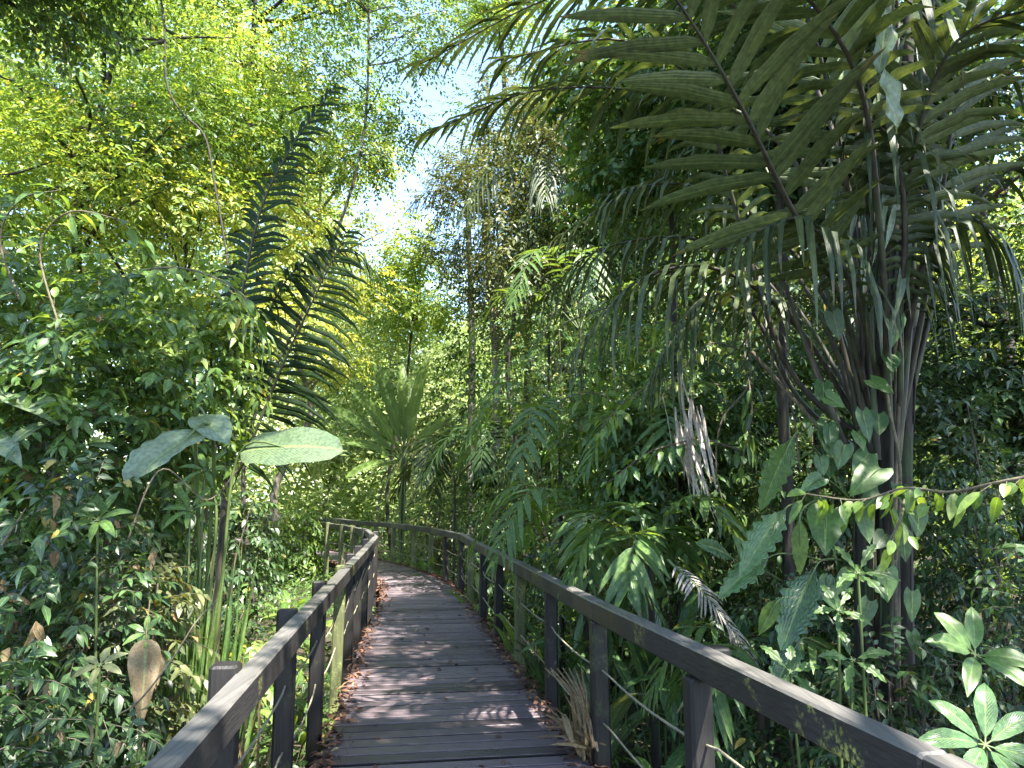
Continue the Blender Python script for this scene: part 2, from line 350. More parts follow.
G_PALMD = leafmat("palm_leaflet_dark", [(.009, .022, .008), (.018, .042, .012), (.032, .07, .018)], .5, .2, streak=24, scale=2.5, spec=.12, midrib=.1)
G_PALMG = leafmat("palm_leaflet_green", [(.045, .10, .02), (.08, .16, .035), (.16, .26, .06)], .4, .35, streak=24, scale=2.5, tips=.7, midrib=.3)
DRY = leafmat("dry_leaf", [(.16, .10, .05), (.30, .20, .10), (.45, .33, .19)], .7, .2, tint=(1.2, .9, .5), odd=(.1, .06, .04), midrib=.3, veins=10)
PALE = leafmat("dry_pale_leaflet", [(.28, .25, .22), (.38, .34, .30), (.48, .43, .38)], .7, .2, tint=(1, .95, .8), odd=(.2, .15, .1), midrib=.2)
LITTER = leafmat("leaf_litter_brown", [(.05, .022, .014), (.11, .045, .025), (.22, .10, .055)], .7, .1, tint=(1, .8, .5), odd=(.4, .3, .15), midrib=.2)
BARK = barkmat("bark_dark", (.010, .008, .006), (.05, .038, .027), moss=(.03, .045, .015), bump=.9)
BARKP = barkmat("bark_pale", (.10, .085, .065), (.30, .26, .20), moss=(.10, .12, .05))
TWIG = barkmat("twig_brown", (.06, .05, .035), (.14, .115, .08), scale=(9, 9, 9))
STEMG = barkmat("stem_green", (.05, .08, .02), (.11, .15, .045), scale=(9, 9, 2), rough=.5, bump=.2)
STEMD = barkmat("petiole_dark", (.014, .012, .008), (.06, .05, .03), moss=(.045, .06, .022), scale=(20, 20, 2), rough=.6, bump=.3)
VINE = barkmat("vine_bark", (.06, .05, .03), (.17, .14, .09), scale=(20, 20, 20), bump=.3)

def soilmat():
    m, nt, N, Lk, bs = newmat("soil")
    tc = N.new("ShaderNodeTexCoord"); nz = N.new("ShaderNodeTexNoise"); nz.inputs["Scale"].default_value = 2.5; nz.inputs["Detail"].default_value = 8; Lk.new(tc.outputs["Object"], nz.inputs["Vector"])
    r = ramp(N, [(.35, (.018, .014, .009)), (.52, (.05, .036, .022)), (.68, (.035, .06, .018))]); Lk.new(nz.outputs["Fac"], r.inputs[0]); Lk.new(r.outputs[0], bs.inputs["Base Color"])
    bs.inputs["Roughness"].default_value = .95
    bp = N.new("ShaderNodeBump"); bp.inputs["Distance"].default_value = .08; Lk.new(nz.outputs["Fac"], bp.inputs["Height"]); Lk.new(bp.outputs[0], bs.inputs["Normal"])
    return m
def woodmat(name, c1, c2, lichen=None, lo=.58, rough=.42, long_axis_scale=(30, 30, 1.5), rough2=.7, lscale=2.2):
    m, nt, N, Lk, bs = newmat(name)
    tc = N.new("ShaderNodeTexCoord"); at = N.new("ShaderNodeAttribute"); at.attribute_name = "rnd"
    mp = N.new("ShaderNodeMapping"); mp.inputs["Scale"].default_value = long_axis_scale; Lk.new(tc.outputs["Object"], mp.inputs[0])
    nz = N.new("ShaderNodeTexNoise"); nz.inputs["Scale"].default_value = 3; nz.inputs["Detail"].default_value = 7; Lk.new(mp.outputs[0], nz.inputs["Vector"])
    ad = N.new("ShaderNodeMath"); ad.operation = 'MULTIPLY_ADD'; ad.inputs[1].default_value = .5; Lk.new(at.outputs["Fac"], ad.inputs[0]); 
    s = N.new("ShaderNodeMath"); s.operation = 'MULTIPLY_ADD'; s.inputs[1].default_value = .9; s.inputs[2].default_value = -.2; Lk.new(nz.outputs["Fac"], s.inputs[0]); Lk.new(s.outputs[0], ad.inputs[2])
    r = ramp(N, [(.2, c1), (.85, c2)]); Lk.new(ad.outputs[0], r.inputs[0]); col = r.outputs[0]
    rr = N.new("ShaderNodeMapRange"); rr.inputs[1].default_value = .35; rr.inputs[2].default_value = .65; rr.inputs[3].default_value = rough; rr.inputs[4].default_value = rough2
    n3 = N.new("ShaderNodeTexNoise"); n3.inputs["Scale"].default_value = 1.7; n3.inputs["Detail"].default_value = 6; Lk.new(tc.outputs["Object"], n3.inputs["Vector"]); Lk.new(n3.outputs["Fac"], rr.inputs[0])
    if lichen:
        n2 = N.new("ShaderNodeTexNoise"); n2.inputs["Scale"].default_value = lscale; n2.inputs["Detail"].default_value = 9; n2.inputs["Roughness"].default_value = .7; Lk.new(tc.outputs["Object"], n2.inputs["Vector"])
        r2 = ramp(N, [(lo, (0, 0, 0)), (lo + .08, (1, 1, 1))]); Lk.new(n2.outputs["Fac"], r2.inputs[0])
        n4 = N.new("ShaderNodeTexNoise"); n4.inputs["Scale"].default_value = 60; n4.inputs["Detail"].default_value = 3; Lk.new(tc.outputs["Object"], n4.inputs["Vector"])
        r4 = ramp(N, [(.42, (0, 0, 0)), (.58, (.85, .85, .85))]); Lk.new(n4.outputs["Fac"], r4.inputs[0])
        mm = N.new("ShaderNodeMath"); mm.operation = 'MULTIPLY'; Lk.new(r2.outputs[0], mm.inputs[0]); Lk.new(r4.outputs[0], mm.inputs[1])
        mx = N.new("ShaderNodeMixRGB"); Lk.new(mm.outputs[0], mx.inputs[0]); Lk.new(col, mx.inputs[1]); mx.inputs[2].default_value = (*lichen, 1); col = mx.outputs[0]
    Lk.new(col, bs.inputs["Base Color"]); Lk.new(rr.outputs[0], bs.inputs["Roughness"])
    bp = N.new("ShaderNodeBump"); bp.inputs["Strength"].default_value = .5; bp.inputs["Distance"].default_value = .006; Lk.new(nz.outputs["Fac"], bp.inputs["Height"]); Lk.new(bp.outputs[0], bs.inputs["Normal"])
    return m
PLANK = woodmat("deck_plank", (.045, .033, .038), (.19, .148, .162), lichen=(.16, .17, .07), lo=.66, rough=.25, long_axis_scale=(1.2, 30, 30), rough2=.55, lscale=1.2)
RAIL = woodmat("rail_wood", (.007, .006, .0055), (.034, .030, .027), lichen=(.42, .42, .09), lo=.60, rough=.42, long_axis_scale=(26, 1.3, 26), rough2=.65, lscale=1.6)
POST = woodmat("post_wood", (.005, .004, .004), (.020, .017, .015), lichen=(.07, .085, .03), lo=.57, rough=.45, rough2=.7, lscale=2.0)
FPOST = woodmat("post_wood_mossy", (.03, .032, .014), (.14, .155, .06), lichen=(.22, .25, .09), lo=.5, rough=.6, rough2=.8)
RTOP = woodmat("rail_top_sheen_and_wear", (.05, .047, .043), (.17, .16, .145), lichen=(.30, .30, .12), lo=.64, rough=.38, long_axis_scale=(26, 1.3, 26), rough2=.6, lscale=1.6)  # paler top colour: sky sheen painted in, along with weathering
ROPE = barkmat("rope_fibre", (.14, .125, .08), (.36, .32, .22), scale=(60, 60, 60), bump=.5)

# ------------------------------------------------------------------ ground
def build_ground():
    a = np.linspace(-1, 1, 170); xs = np.sinh(a * 3.6) / np.sinh(3.6) * 260; ys = xs + 8
    X, Y = np.meshgrid(xs, ys); Z = ground(X, Y)
    n = len(a); V = np.stack([X, Y, Z], -1).reshape(-1, 3)
    i = np.arange(n - 1)[:, None]; j = np.arange(n - 1)[None]
    f = np.stack([i * n + j, i * n + j + 1, (i + 1) * n + j + 1, (i + 1) * n + j], -1).reshape(-1, 4)
    mb = MB(); mb.add(V, f, V[:, :2], .5)
    tag(mb.build("forest_ground", soilmat()), kind="structure")
build_ground()

# ------------------------------------------------------------------ boardwalk
def resample(poly, step):
    p = np.array(poly, float); s = np.concatenate([[0], np.cumsum(np.hypot(*np.diff(p, axis=0).T))])
    t = np.arange(0, s[-1], step); return np.stack([np.interp(t, s, p[:, 0]), np.interp(t, s, p[:, 1])], 1)
def smoothpoly(poly):
    return curve([(a, b, 0) for a, b in poly], 400)[:, :2]
SL = smoothpoly(LEFT); SR = smoothpoly(RIGHT)
CL = (SL + SR) / 2
def build_deck():
    mb = MB(); ms = MB(); rng = np.random.default_rng(3)
    SCREW = barkmat('rusty_screw', (.02, .012, .008), (.06, .03, .018))
    s = np.concatenate([[0], np.cumsum(np.hypot(*np.diff(CL, axis=0).T))]); pitch = .168
    t = np.arange(0, s[-1] - pitch, pitch)
    c = np.stack([np.interp(t, s, CL[:, k]) for k in (0, 1)], 1)
    tn = nrm(np.gradient(c, axis=0)); 
    for k in range(1, len(c)):
        T = nrm(tn[max(0, k - 6):k + 7].mean(0)); Nn = np.array([T[1], -T[0]])
        hw = []
        for side in (SL, SR):
            rel = side - c[k]; al = np.abs(rel @ T); j = np.argmin(al + 100 * (np.hypot(*rel.T) > 3)); hw.append(abs(rel[j] @ Nn))
        l = hw[0] - .06 + rng.normal(0, .012); r = hw[1] - .06 + rng.normal(0, .012)
        z = -.03 + rng.normal(0, .0018)
        a = np.array([*(c[k] - Nn * l), z + rng.normal(0, .001)]); b = np.array([*(c[k] + Nn * r), z + rng.normal(0, .001)])
        if np.hypot(*c[k]) < 14:
            for e, w in ((a, b), (b, a)):
                for o in (-.035, .035):
                    sc = e + nrm(w - e) * (.16 + rng.normal(0, .006)) + np.array([*T, 0]) * (o + rng.normal(0, .004)); sc[2] = z + .0285
                    tube(ms, [sc, sc + [0, 0, .004]], [.0055, .0045], 7)
        box(mb, a, b, pitch - .03 + rng.normal(0, .004), .06, rnd=np.clip(rng.normal(.5, .28), 0, 1), bev=.005, mat=1, topmat=0)  # dark wood on the plank sides paints in the shade of the gaps
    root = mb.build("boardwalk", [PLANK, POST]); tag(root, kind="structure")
    ms.build("screw_head", SCREW, parent=root)['kind'] = 'stuff'
    mj = MB()
    for off in (-.55, .55):
        q = curve([(x + off, y, -.12) for x, y in CL[::20]], 60)
        for a, b in zip(q[:-1], q[1:]): box(mj, a, b, .07, .14)
    mj.build("joist", POST, parent=root)
build_deck()

def rail_height(): return 1.0
def build_railing(name, label, poly, side):
    """side=-1 left of the walk, +1 right"""
    rng = np.random.default_rng(10 + side)
    root = thing("wooden_railing", label, "railing", (poly[0][0], poly[0][1], 0))
    base = np.array([poly[0][0], poly[0][1], 0.])
    p = np.array(poly); s = np.concatenate([[0], np.cumsum(np.hypot(*np.diff(p, axis=0).T))])
    def at(t): return np.array([np.interp(t, s, p[:, 0]), np.interp(t, s, p[:, 1])])
    # where y = first post
    ys = p[:, 1]; t0 = np.interp(3.5 if side > 0 else 3.05, ys, s); sp = 1.5 if side > 0 else 1.42
    ts = [t0 + k * sp for k in range(-3, 40) if .1 < t0 + k * sp < s[-1] - .2]
    # handrail boards, each two bays long
    mb = MB(); zr = 1.0
    kn = [0] + [ts[k] + .03 for k in range(0, len(ts), 2)] + [s[-1]]
    dz = [rng.normal(0, .008) for _ in kn]
    for i in range(len(kn) - 1):
        a, b = at(kn[i] + .003), at(kn[i + 1] - .003)
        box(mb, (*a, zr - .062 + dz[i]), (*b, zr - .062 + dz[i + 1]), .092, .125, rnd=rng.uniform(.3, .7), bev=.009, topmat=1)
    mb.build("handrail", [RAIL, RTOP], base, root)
    off = side * -.0
    posts = []
    for k, t in enumerate(ts):
        a = at(t); T = nrm(at(t + .1) - at(t - .1)); O = np.array([T[1], -T[0]]) * side      # outward
        m = MB(); lean = rng.normal(0, .012, 2)
        if side < 0:
            q = a + O * .075; top = zr + .03 + rng.normal(0, .012)
        else:
            q = a + O * 0.0; top = zr - .128
            if abs(t - t0) < .01 or k % 5 == 0:
                mo = MB(); qo = a + O * .098; tube_sq(mo, (*qo, zr - .13), (*qo, zr - .006), .1, T); mo.build("bracket", POST, base, root)
        gz = g1(*q) - .15
        m_ = (np.array([*(q + lean), top]))
        w = .105 + rng.normal(0, .004)
        lit = a[1] > 13
        # posts are near-square with rounded corners, slightly out of plumb
        tube_sq(m, (*q, gz), m_, w, T)
        posts.append(np.array([*q, 0]))
        m.build("post", FPOST if (a[1] > 16 or (rng.random() < .12 and a[1] > 6)) else POST, base, root)
    for hz in (.60, .27):
        m = MB()
        pts = []
        for k in range(len(posts) - 1):
            a, b = posts[k] + [0, 0, hz + rng.normal(0, .02)], posts[k + 1] + [0, 0, hz + rng.normal(0, .02)]
            sag = rng.uniform(.02, .09) if side < 0 else rng.uniform(.005, .04)
            for u in np.linspace(0, 1, 8, endpoint=False): pts.append(a + (b - a) * u - np.array([0, 0, sag * 4 * u * (1 - u)]))
        tube(m, pts, .0065, 6); m.build("rope", ROPE, base, root)
def tube_sq(mb, a, b, w, T):
    a = np.array(a, float); b = np.array(b, float); X = np.array([T[0], T[1], 0]); Y = np.array([-T[1], T[0], 0])
    h = w / 2; c = .014
    pr = [(-h + c, -h), (h - c, -h), (h, -h + c), (h, h - c), (h - c, h), (-h + c, h), (-h, h - c), (-h, -h + c)]
    V = []
    D = nrm(b - a)
    for p0, sc in ((a, 1), (b - D * .01, 1), (b, .85)): V += [p0 + X * p * sc + Y * q * sc for p, q in pr]
    f = [[r * 8 + j, r * 8 + (j + 1) % 8, (r + 1) * 8 + (j + 1) % 8, (r + 1) * 8 + j] for r in range(2) for j in range(8)]
    mb.add(V, f, [(0, 0)] * 24, .5, 0, False)
    mb.add(V[16:], [[0, 1, 2, 3], [0, 3, 4, 7], [4, 5, 6, 7]], [(0, 0)] * 8, .5, 0, False)
build_railing("l", "dark weathered timber railing with yellow lichen, bordering the vine-covered shrubs and meeting the walk's bend", LEFT, -1)
build_railing("r", "long dark timber railing with square posts under the overhanging palm", RIGHT, 1)

# leaf litter along the deck edges
def litter():
    rng = np.random.default_rng(5); mb = MB(); n = 5200
    side = rng.random(n) < .55
    t = rng.random(n) ** .8; idx = (30 + t * 300).astype(int)
    e = np.where(side[:, None], SR[idx], SL[idx]); o = np.where(side[:, None], SL[idx], SR[idx])
    d = nrm(o - e); inn = .05 + np.abs(rng.normal(0, .06, n)) + (rng.random(n) < .05) * rng.uniform(0, .9, n)
    q = e + d * inn[:, None] + rng.normal(0, .03, (n, 2)); O = np.column_stack([q, np.full(n, .006) + rng.random(n) * .02])
    a = rng.uniform(0, 2 * pi, n); T = np.column_stack([np.cos(a), np.sin(a), rng.normal(.05, .15, n)])
    N = np.column_stack([rng.normal(0, .35, n), rng.normal(0, .35, n), np.ones(n)])
    L = rng.uniform(.03, .085, n); leaves(mb, O, T, N, L, L * .5, rng.random(n), 'leaf', .25, 0, .3)
    tag(mb.build("leaf_litter", LITTER), "dead brown leaves gathered along the deck edges", "leaf litter", kind="stuff")
litter()

# ------------------------------------------------------------------ plant builders
def tree(label, px, d, ytop, ybot, hw, clumps, per, nl, lf, mats, bark=BARK, tr=.09, seed=1, group=None, shape='diamond', X=None, name="rainforest_tree", cat="tree", droop=.2, density=1., asp=.55, twig=None, flat=1., trunkpts=None, limbr=.5, jit=.35, squash=.6):
    rng = np.random.default_rng(seed); lf = lf * 1.22; tr = tr * .75
    top = P(px, ytop, d); bot = P(px, ybot, d)
    c = (top + bot) / 2; rz = (top[2] - bot[2]) / 2; rx = hw * d / F; ry = rx * .85
    bx, by = (c[0] + rng.normal(0, rx * .15), d) if X is None else (X[0], X[1])
    base = np.array([bx, by, g1(bx, by) - .1])
    root = thing(name, label, cat, base, group)
    mt = MB(); fork = np.array([c[0], d, bot[2] + rz * .3]); topp = np.array([c[0] + rng.normal(0, rx * .1), d, top[2] - rz * .3])
    hgt = max(fork[2] - base[2], .5)
    tp = trunkpts if trunkpts is not None else [base, base + (fork - base) * .35 + rng.normal(0, .04 * hgt, 3) * [1, 1, 0], base + (fork - base) * .7 + rng.normal(0, .04 * hgt, 3) * [1, 1, 0], fork, (fork + topp) / 2 + rng.normal(0, .13 * rz, 3), topp]
    tube(mt, tp, [tr * 1.3, tr * .9, tr * .75, tr * .5, tr * .2], 8, n=26)
    # clumps spread irregularly through the crown
    cc = []
    tries = 0
    while len(cc) < clumps and tries < 4000:
        tries += 1
        u = nrm(rng.normal(0, 1, 3)) * rng.uniform(.25, 1) ** .5
        q = c + u * [rx, ry, rz]
        if all(np.linalg.norm((q - w) / [rx, ry, rz]) > 1.15 / clumps ** .42 for w in cc) or tries > 2500: cc.append(q)
    cc = np.array(cc); tc = curve(tp, 40)
    for q in cc:
        k = np.argmin(np.linalg.norm(tc - (q - [0, 0, .45 * np.hypot(*(q - c)[:2])]), axis=1)); s0 = tc[max(3, k)]
        mid = (s0 + q) / 2 + rng.normal(0, .08, 3) * np.linalg.norm(q - s0)
        tube(mt, [s0, mid, q], [tr * limbr, tr * limbr * .6, tr * limbr * .25], 5, n=8)
    mt.build("trunk", bark, base, root)
    mb = MB(); cr = (rx * ry * rz) ** (1 / 3) * 1.4 / clumps ** .36
    n = int(per * density * 1.7)
    u = nrm(rng.normal(0, 1, (len(cc), n, 3))) ; rad = rng.random((len(cc), n, 1)) ** .5
    csc = rng.uniform(.6, 1.3, (len(cc), 1, 1))
    off = u * rad * cr * csc * [1.15, 1.15, squash]
    O = (cc[:, None] + off).reshape(-1, 3)
    D = (nrm(off) * .8 + rng.normal(0, .35, off.shape) + nrm((cc - c))[:, None] * .35); D[..., 2] *= .5
    rb = np.clip(np.repeat(rng.uniform(.0, .9, len(cc)), n) + rng.normal(0, .12, len(O)), 0, .95)
    sprays(mb, O, D.reshape(-1, 3), lf * 3.2, nl, lf, lf * asp, rng, droop, jit, shape, 0, rb, twig=twig)
    mb.build("crown", [mats, TWIG], base, root)
    return root

def shrub(label, px, ytop, hw, d, nsp, nl, lf, mats, seed=1, z0=None, ry=None, group=None, shape='leaf', name="leafy_shrub", cat="shrub", asp=.45, droop=.35, twig=.003, rough=.3, ybot=None, stems=7, jit=.35, grav=.2, dead=0):
    """leafy mass from its foot to ytop, with stems and gaps"""
    rng = np.random.default_rng(seed + 500)
    top = P(px, ytop, d); rx = hw * d / F; ry = ry or rx * .8
    x, y = top[0], d; zb = g1(x, y) - .05; z0 = zb if z0 is None else z0
    if ybot is not None: z0 = P(px, ybot, d)[2]
    base = np.array([x, y, zb]); root = thing(name, label, cat, base, group)
    H = top[2] - z0; c = np.array([x, y, z0 + H / 2])
    mt = MB(); mb = MB()
    K = 26
    lobes = nrm(rng.normal(0, 1, (K, 3)) * [1, 1, .9]); la = rng.uniform(.55, 1.08, K)
    u = nrm(rng.normal(0, 1, (nsp, 3)))
    dots = u @ lobes.T; w = np.exp(9 * (dots - 1)); rr = (w * la).sum(1) / w.sum(1)
    dep = rng.random(nsp) ** .4
    # superellipsoid-like: fuller towards the bottom
    q = u * rr[:, None] * (.35 + .65 * dep)[:, None]
    q[:, 2] = np.clip(q[:, 2] * 1.15, -1, 1)
    O = c + q * [rx, ry, H / 2]
    D = nrm(u * [1, 1, .3] + rng.normal(0, .4, (nsp, 3)) + [0, 0, .1])
    lobe_i = np.argmax(dots, 1); rbl = rng.uniform(.1, .85, K)
    rb = np.clip(rbl[lobe_i] + rng.normal(0, .15, nsp), 0, .95)
    sprays(mb, O, D, lf * 3.0, nl, lf, lf * asp, rng, droop, jit, shape, 0, rb, twig=twig, grav=grav)
    if dead:
        k = rng.integers(0, nsp, dead)
        leaves(mb, O[k] + u[k] * .14, rng.normal(0, .35, (dead, 3)) + [0, 0, -1.], u[k] + rng.normal(0, .3, (dead, 3)), lf * rng.uniform(.8, 1.5, dead), lf * .5, rng.uniform(0, 1, dead), 'leaf', .4, 0, .6, 2)
    for i in range(stems):
        a = rng.uniform(0, 2 * pi); t = O[rng.integers(0, nsp)]
        s0 = base + [cos(a) * rx * .25, sin(a) * ry * .25, 0]
        tube(mt, [s0, (s0 + t) / 2 + rng.normal(0, .12, 3) * rx, t], [.016, .012, .005], 5, n=9)
    mt.build("stem", TWIG, base, root)
    mb.build("foliage", [mats, TWIG, DRY], base, root)
    return root

def palm_frond(root, base, pts, n, L, W, mat, seed, rr=.016, stem=STEMD, name="frond", **kw):
    rng = np.random.default_rng(seed)
    pts = [np.array(p, float) for p in pts]
    mb = frond_mesh(pts, n, L, W, rng, **kw)
    f = mb.build(name, mat, base, root)
    m = MB(); tube(m, pts, [rr, rr * .8, rr * .45, rr * .2], 6, n=40); m.build("rachis", stem, base, f)
    return f
def PP(lst): return [P(*q) for q in lst]

# ------------------------------------------------------------------ far forest and canopy
def far_forest():
    rng = np.random.default_rng(21); mb = MB()
    n = 6500
    a = rng.uniform(radians(-62), radians(58), n); R = rng.uniform(40, 75, n)
    X = R * np.sin(a); Y = R * np.cos(a)
    pxs = 512 + X / Y * F
    H = np.interp(pxs, [-400, 200, 340, 385, 440, 480, 700, 880, 940, 1100, 1500], [46, 46, 22, 13, 12.5, 17, 40, 34, 22, 24, 40]) * (R / 58) * rng.uniform(.86, 1.06, n)
    G = ground(X, Y)
    t = rng.random(n) ** 1.1
    C = np.column_stack([X, Y, G + H * t])
    k = 34
    off = nrm(rng.normal(0, 1, (n, k, 3))) * rng.random((n, k, 1)) ** .4 * rng.uniform(1.2, 2.4, (n, 1, 1)) * [1.2, 1.2, .8]
    O = (C[:, None] + off).reshape(-1, 3)
    T = rng.normal(0, 1, O.shape) * [1, 1, .4]; N = rng.normal(0, .5, O.shape) + [0, -.3, 1]
    rb = np.clip(np.repeat(rng.uniform(.1, .9, n), k) + rng.normal(0, .12, len(O)), 0, .95)
    L = rng.uniform(.35, .8, len(O))
    leaves(mb, O, T, N, L, L * .55, rb, 'diamond', .2, 0, .2)
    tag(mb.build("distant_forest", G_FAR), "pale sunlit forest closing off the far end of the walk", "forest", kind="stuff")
far_forest()
def thicket_belt():
    rng = np.random.default_rng(22); mb = MB(); n = 2600
    a = rng.uniform(radians(-60), radians(58), n); R = 21 + rng.random(n) * 17; X = R * np.sin(a); Y = R * np.cos(a)
    dd, _ = pathdist(X, Y); k = dd > 3.2; X, Y = X[k], Y[k]; R = R[k]; n = len(X)
    H = np.interp(512 + X / Y * F, [0, 250, 330, 460, 560, 1100], [8, 6, 5.5, 6, 9, 10]) * R / 30
    C = np.column_stack([X, Y, ground(X, Y) + H * rng.random(n)]); k = 44
    off = nrm(rng.normal(0, 1, (n, k, 3))) * rng.random((n, k, 1)) ** .4 * rng.uniform(.7, 1.4, (n, 1, 1)) * [1.2, 1.2, .8]
    O = (C[:, None] + off).reshape(-1, 3); T = rng.normal(0, 1, O.shape) * [1, 1, .5]; N = rng.normal(0, .5, O.shape) + [0, -.3, 1]
    rb = np.clip(np.repeat(rng.uniform(0, .8, n), k) + rng.normal(0, .12, len(O)), 0, .95); L = rng.uniform(.16, .36, len(O))
    leaves(mb, O, T, N, L, L * .55, rb, 'diamond', .2, 0, .2)
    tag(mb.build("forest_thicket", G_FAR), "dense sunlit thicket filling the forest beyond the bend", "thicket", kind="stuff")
thicket_belt()

UP = "canopy trees over the walk"
tree("tall tree with bright yellow-green canopy spreading over the vine-covered shrubs", 95, 14, -170, 250, 210, 34, 85, 7, .105, G_BRIGHT, BARK, .16, 1, UP)
tree("bright green canopy tree between the two upright palm fronds and the sky", 255, 18, -150, 230, 150, 30, 85, 7, .12, G_BRIGHT, BARK, .18, 2, UP)
tree("fine-leaved tree with pale blue sky glinting through its open crown", 368, 15, -120, 175, 88, 26, 34, 7, .085, G_MID, BARK, .055, 3, UP, density=1.1, X=(-5.0, 15))
tree("tree whose crown cuts the photo's top left corner, darker than those behind", 5, 8.5, -160, 20, 110, 14, 60, 7, .10, G_MID, BARK, .12, 4, UP)
tree("yellow-green tree with layered sprays behind the vine-covered shrub", 170, 16, 110, 380, 170, 26, 80, 7, .12, G_YEL, BARK, .13, 5, UP)
tree("tree with light yellow foliage directly behind the tall palm frond", 300, 21, 90, 390, 100, 22, 60, 7, .13, G_YEL, BARKP, .15, 6, UP)
tree("tree at the photo's left border with crown reaching the big grey leaf", -20, 12, 100, 420, 120, 22, 70, 7, .11, G_BRIGHT, BARK, .12, 7, UP)
CT = "trees beyond the bend"
tree("slender tree with thin dark trunk standing above the nest plant", 413, 22, 240, 340, 40, 14, 34, 7, .13, G_BRIGHT, BARK, .07, 8, CT, limbr=.5)
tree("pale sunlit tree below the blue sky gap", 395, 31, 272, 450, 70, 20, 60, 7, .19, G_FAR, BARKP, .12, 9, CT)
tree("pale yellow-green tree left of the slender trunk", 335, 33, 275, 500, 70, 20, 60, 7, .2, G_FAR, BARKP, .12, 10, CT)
tree("vine-draped tree with pale trunk rising beside the blue sky gap", 487, 17, 120, 345, 52, 26, 46, 7, .085, G_OLIVE, BARKP, .12, 11, CT, squash=1.0,
     trunkpts=[P(497, 560, 17), P(496, 380, 17), P(490, 290, 17), P(484, 210, 17), P(480, 130, 17)])
tree("mid green tree crown seen between the arching fronds and the pale trunk", 575, 20, 20, 300, 90, 26, 60, 7, .12, G_MID, BARK, .16, 12, CT, density=.9)
tree("yellow-green crown above the long pale frond tips", 500, 23, -120, 50, 40, 12, 60, 7, .13, G_BRIGHT, BARK, .14, 13, CT)
RT = "trees behind the overhanging palm"
tree("dense tree behind the drooping palm leaflets", 680, 14, 20, 330, 110, 26, 70, 7, .11, G_MID, BARK, .15, 14, RT)
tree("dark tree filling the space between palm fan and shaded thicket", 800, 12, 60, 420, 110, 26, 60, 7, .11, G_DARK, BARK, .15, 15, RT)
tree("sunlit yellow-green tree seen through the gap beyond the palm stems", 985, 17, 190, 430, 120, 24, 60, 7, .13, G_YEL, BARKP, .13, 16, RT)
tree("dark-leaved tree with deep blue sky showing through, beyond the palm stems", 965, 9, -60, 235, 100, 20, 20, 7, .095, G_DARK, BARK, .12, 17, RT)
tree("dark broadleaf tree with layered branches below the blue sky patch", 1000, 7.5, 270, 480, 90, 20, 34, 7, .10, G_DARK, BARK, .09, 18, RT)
tree("shaded green tree filling the photo's top right corner", 1120, 11, -120, 330, 100, 20, 60, 7, .11, G_MID, BARK, .12, 19, RT)
tree("mid green tree above the two arching fronds", 800, 17, -140, 130, 160, 24, 60, 7, .13, G_MID, BARK, .15, 20, RT)
tree("dull green tree behind the hanging pale frond", 640, 24, 120, 400, 110, 22, 60, 7, .15, G_MID, BARK, .15, 43, RT)
tree("dark leafy tree tangled with the tops of the palm stems", 830, 6.6, -60, 250, 120, 26, 46, 8, .09, G_DARK, BARK, .07, 44, RT, shape='leaf', squash=.9)
tree("mid green tree whose twigs hang among the two long arching fronds", 665, 8.5, -40, 215, 115, 24, 44, 8, .095, G_MID, BARK, .06, 45, RT, shape='leaf', squash=.9, droop=.5)
tree("olive-leaved tree draped beside the blue sky gap behind the frond tips", 530, 14, 50, 290, 60, 20, 44, 7, .09, G_OLIVE, BARK, .07, 46, RT, squash=1.0, droop=.6)
# added unseen canopy above and behind the camera, placed to throw dappled shade
SH = "added canopy trees shading the walk"
def shade_tree(label, c, r, foot, seed, lf=.19, clumps=22, per=56, mat=None):
    rng = np.random.default_rng(seed); c = np.array(c, float); base = np.array([*foot, g1(*foot) - .1])
    root = thing("rainforest_tree", label, "tree", base, SH)
    mt = MB(); tp = [base, (base + c) / 2 + rng.normal(0, .2, 3), c]; tube(mt, tp, [.2, .15, .08], 8, n=16)
    cc = c + nrm(rng.normal(0, 1, (clumps, 3))) * rng.uniform(.3, 1, (clumps, 1)) ** .6 * [r, r, r * .32]
    for q in cc: tube(mt, [c - [0, 0, 1.2], (c + q) / 2, q], [.06, .04, .015], 5, n=6)
    mt.build("trunk", BARK, base, root); mb = MB()
    off = nrm(rng.normal(0, 1, (clumps, per, 3))) * rng.random((clumps, per, 1)) ** .5 * r * .36 * [1, 1, .5]
    O = (cc[:, None] + off).reshape(-1, 3)
    for g, gr in GAPS:                          # holes cut in the added canopy to aim sun patches at set spots
        v = O - np.array(g); dist = np.linalg.norm(v - (v @ SUN_DIR)[:, None] * SUN_DIR, axis=1); O = O[dist > gr + .35]
    sprays(mb, O, rng.normal(0, 1, O.shape) * [1, 1, .3], lf * 3, 7, lf, lf * .48, rng, .2)
    mb.build("crown", [G_DARK, TWIG], base, root)
GAPS = [((1.9, 3.1, 1.7), .25), ((1.1, 2.2, 1), .3), ((.15, 6.0, 0), .25), ((-1.45, 6.9, 0), .25), ((-1.0, 2.9, 1), .25), ((1.0, 2.0, 1), .3), ((-3.2, 5.0, 2.8), .35), ((-2.6, 10, 0), .7), ((1.8, 9, 1.5), .7), ((-2.6, 7.5, -.3), .7),
        ((-2.8, 8.5, 0), .6), ((-2.2, 5.2, 0), .3), ((-2.2, 6.5, .2), .5), ((.6, 7, .4), .3), ((1.0, 12, 2), .9), ((-1.5, 3.2, .3), .2), ((2.2, 7.0, 2.0), .4), ((-1.9, 5.6, 1.8), .3)]
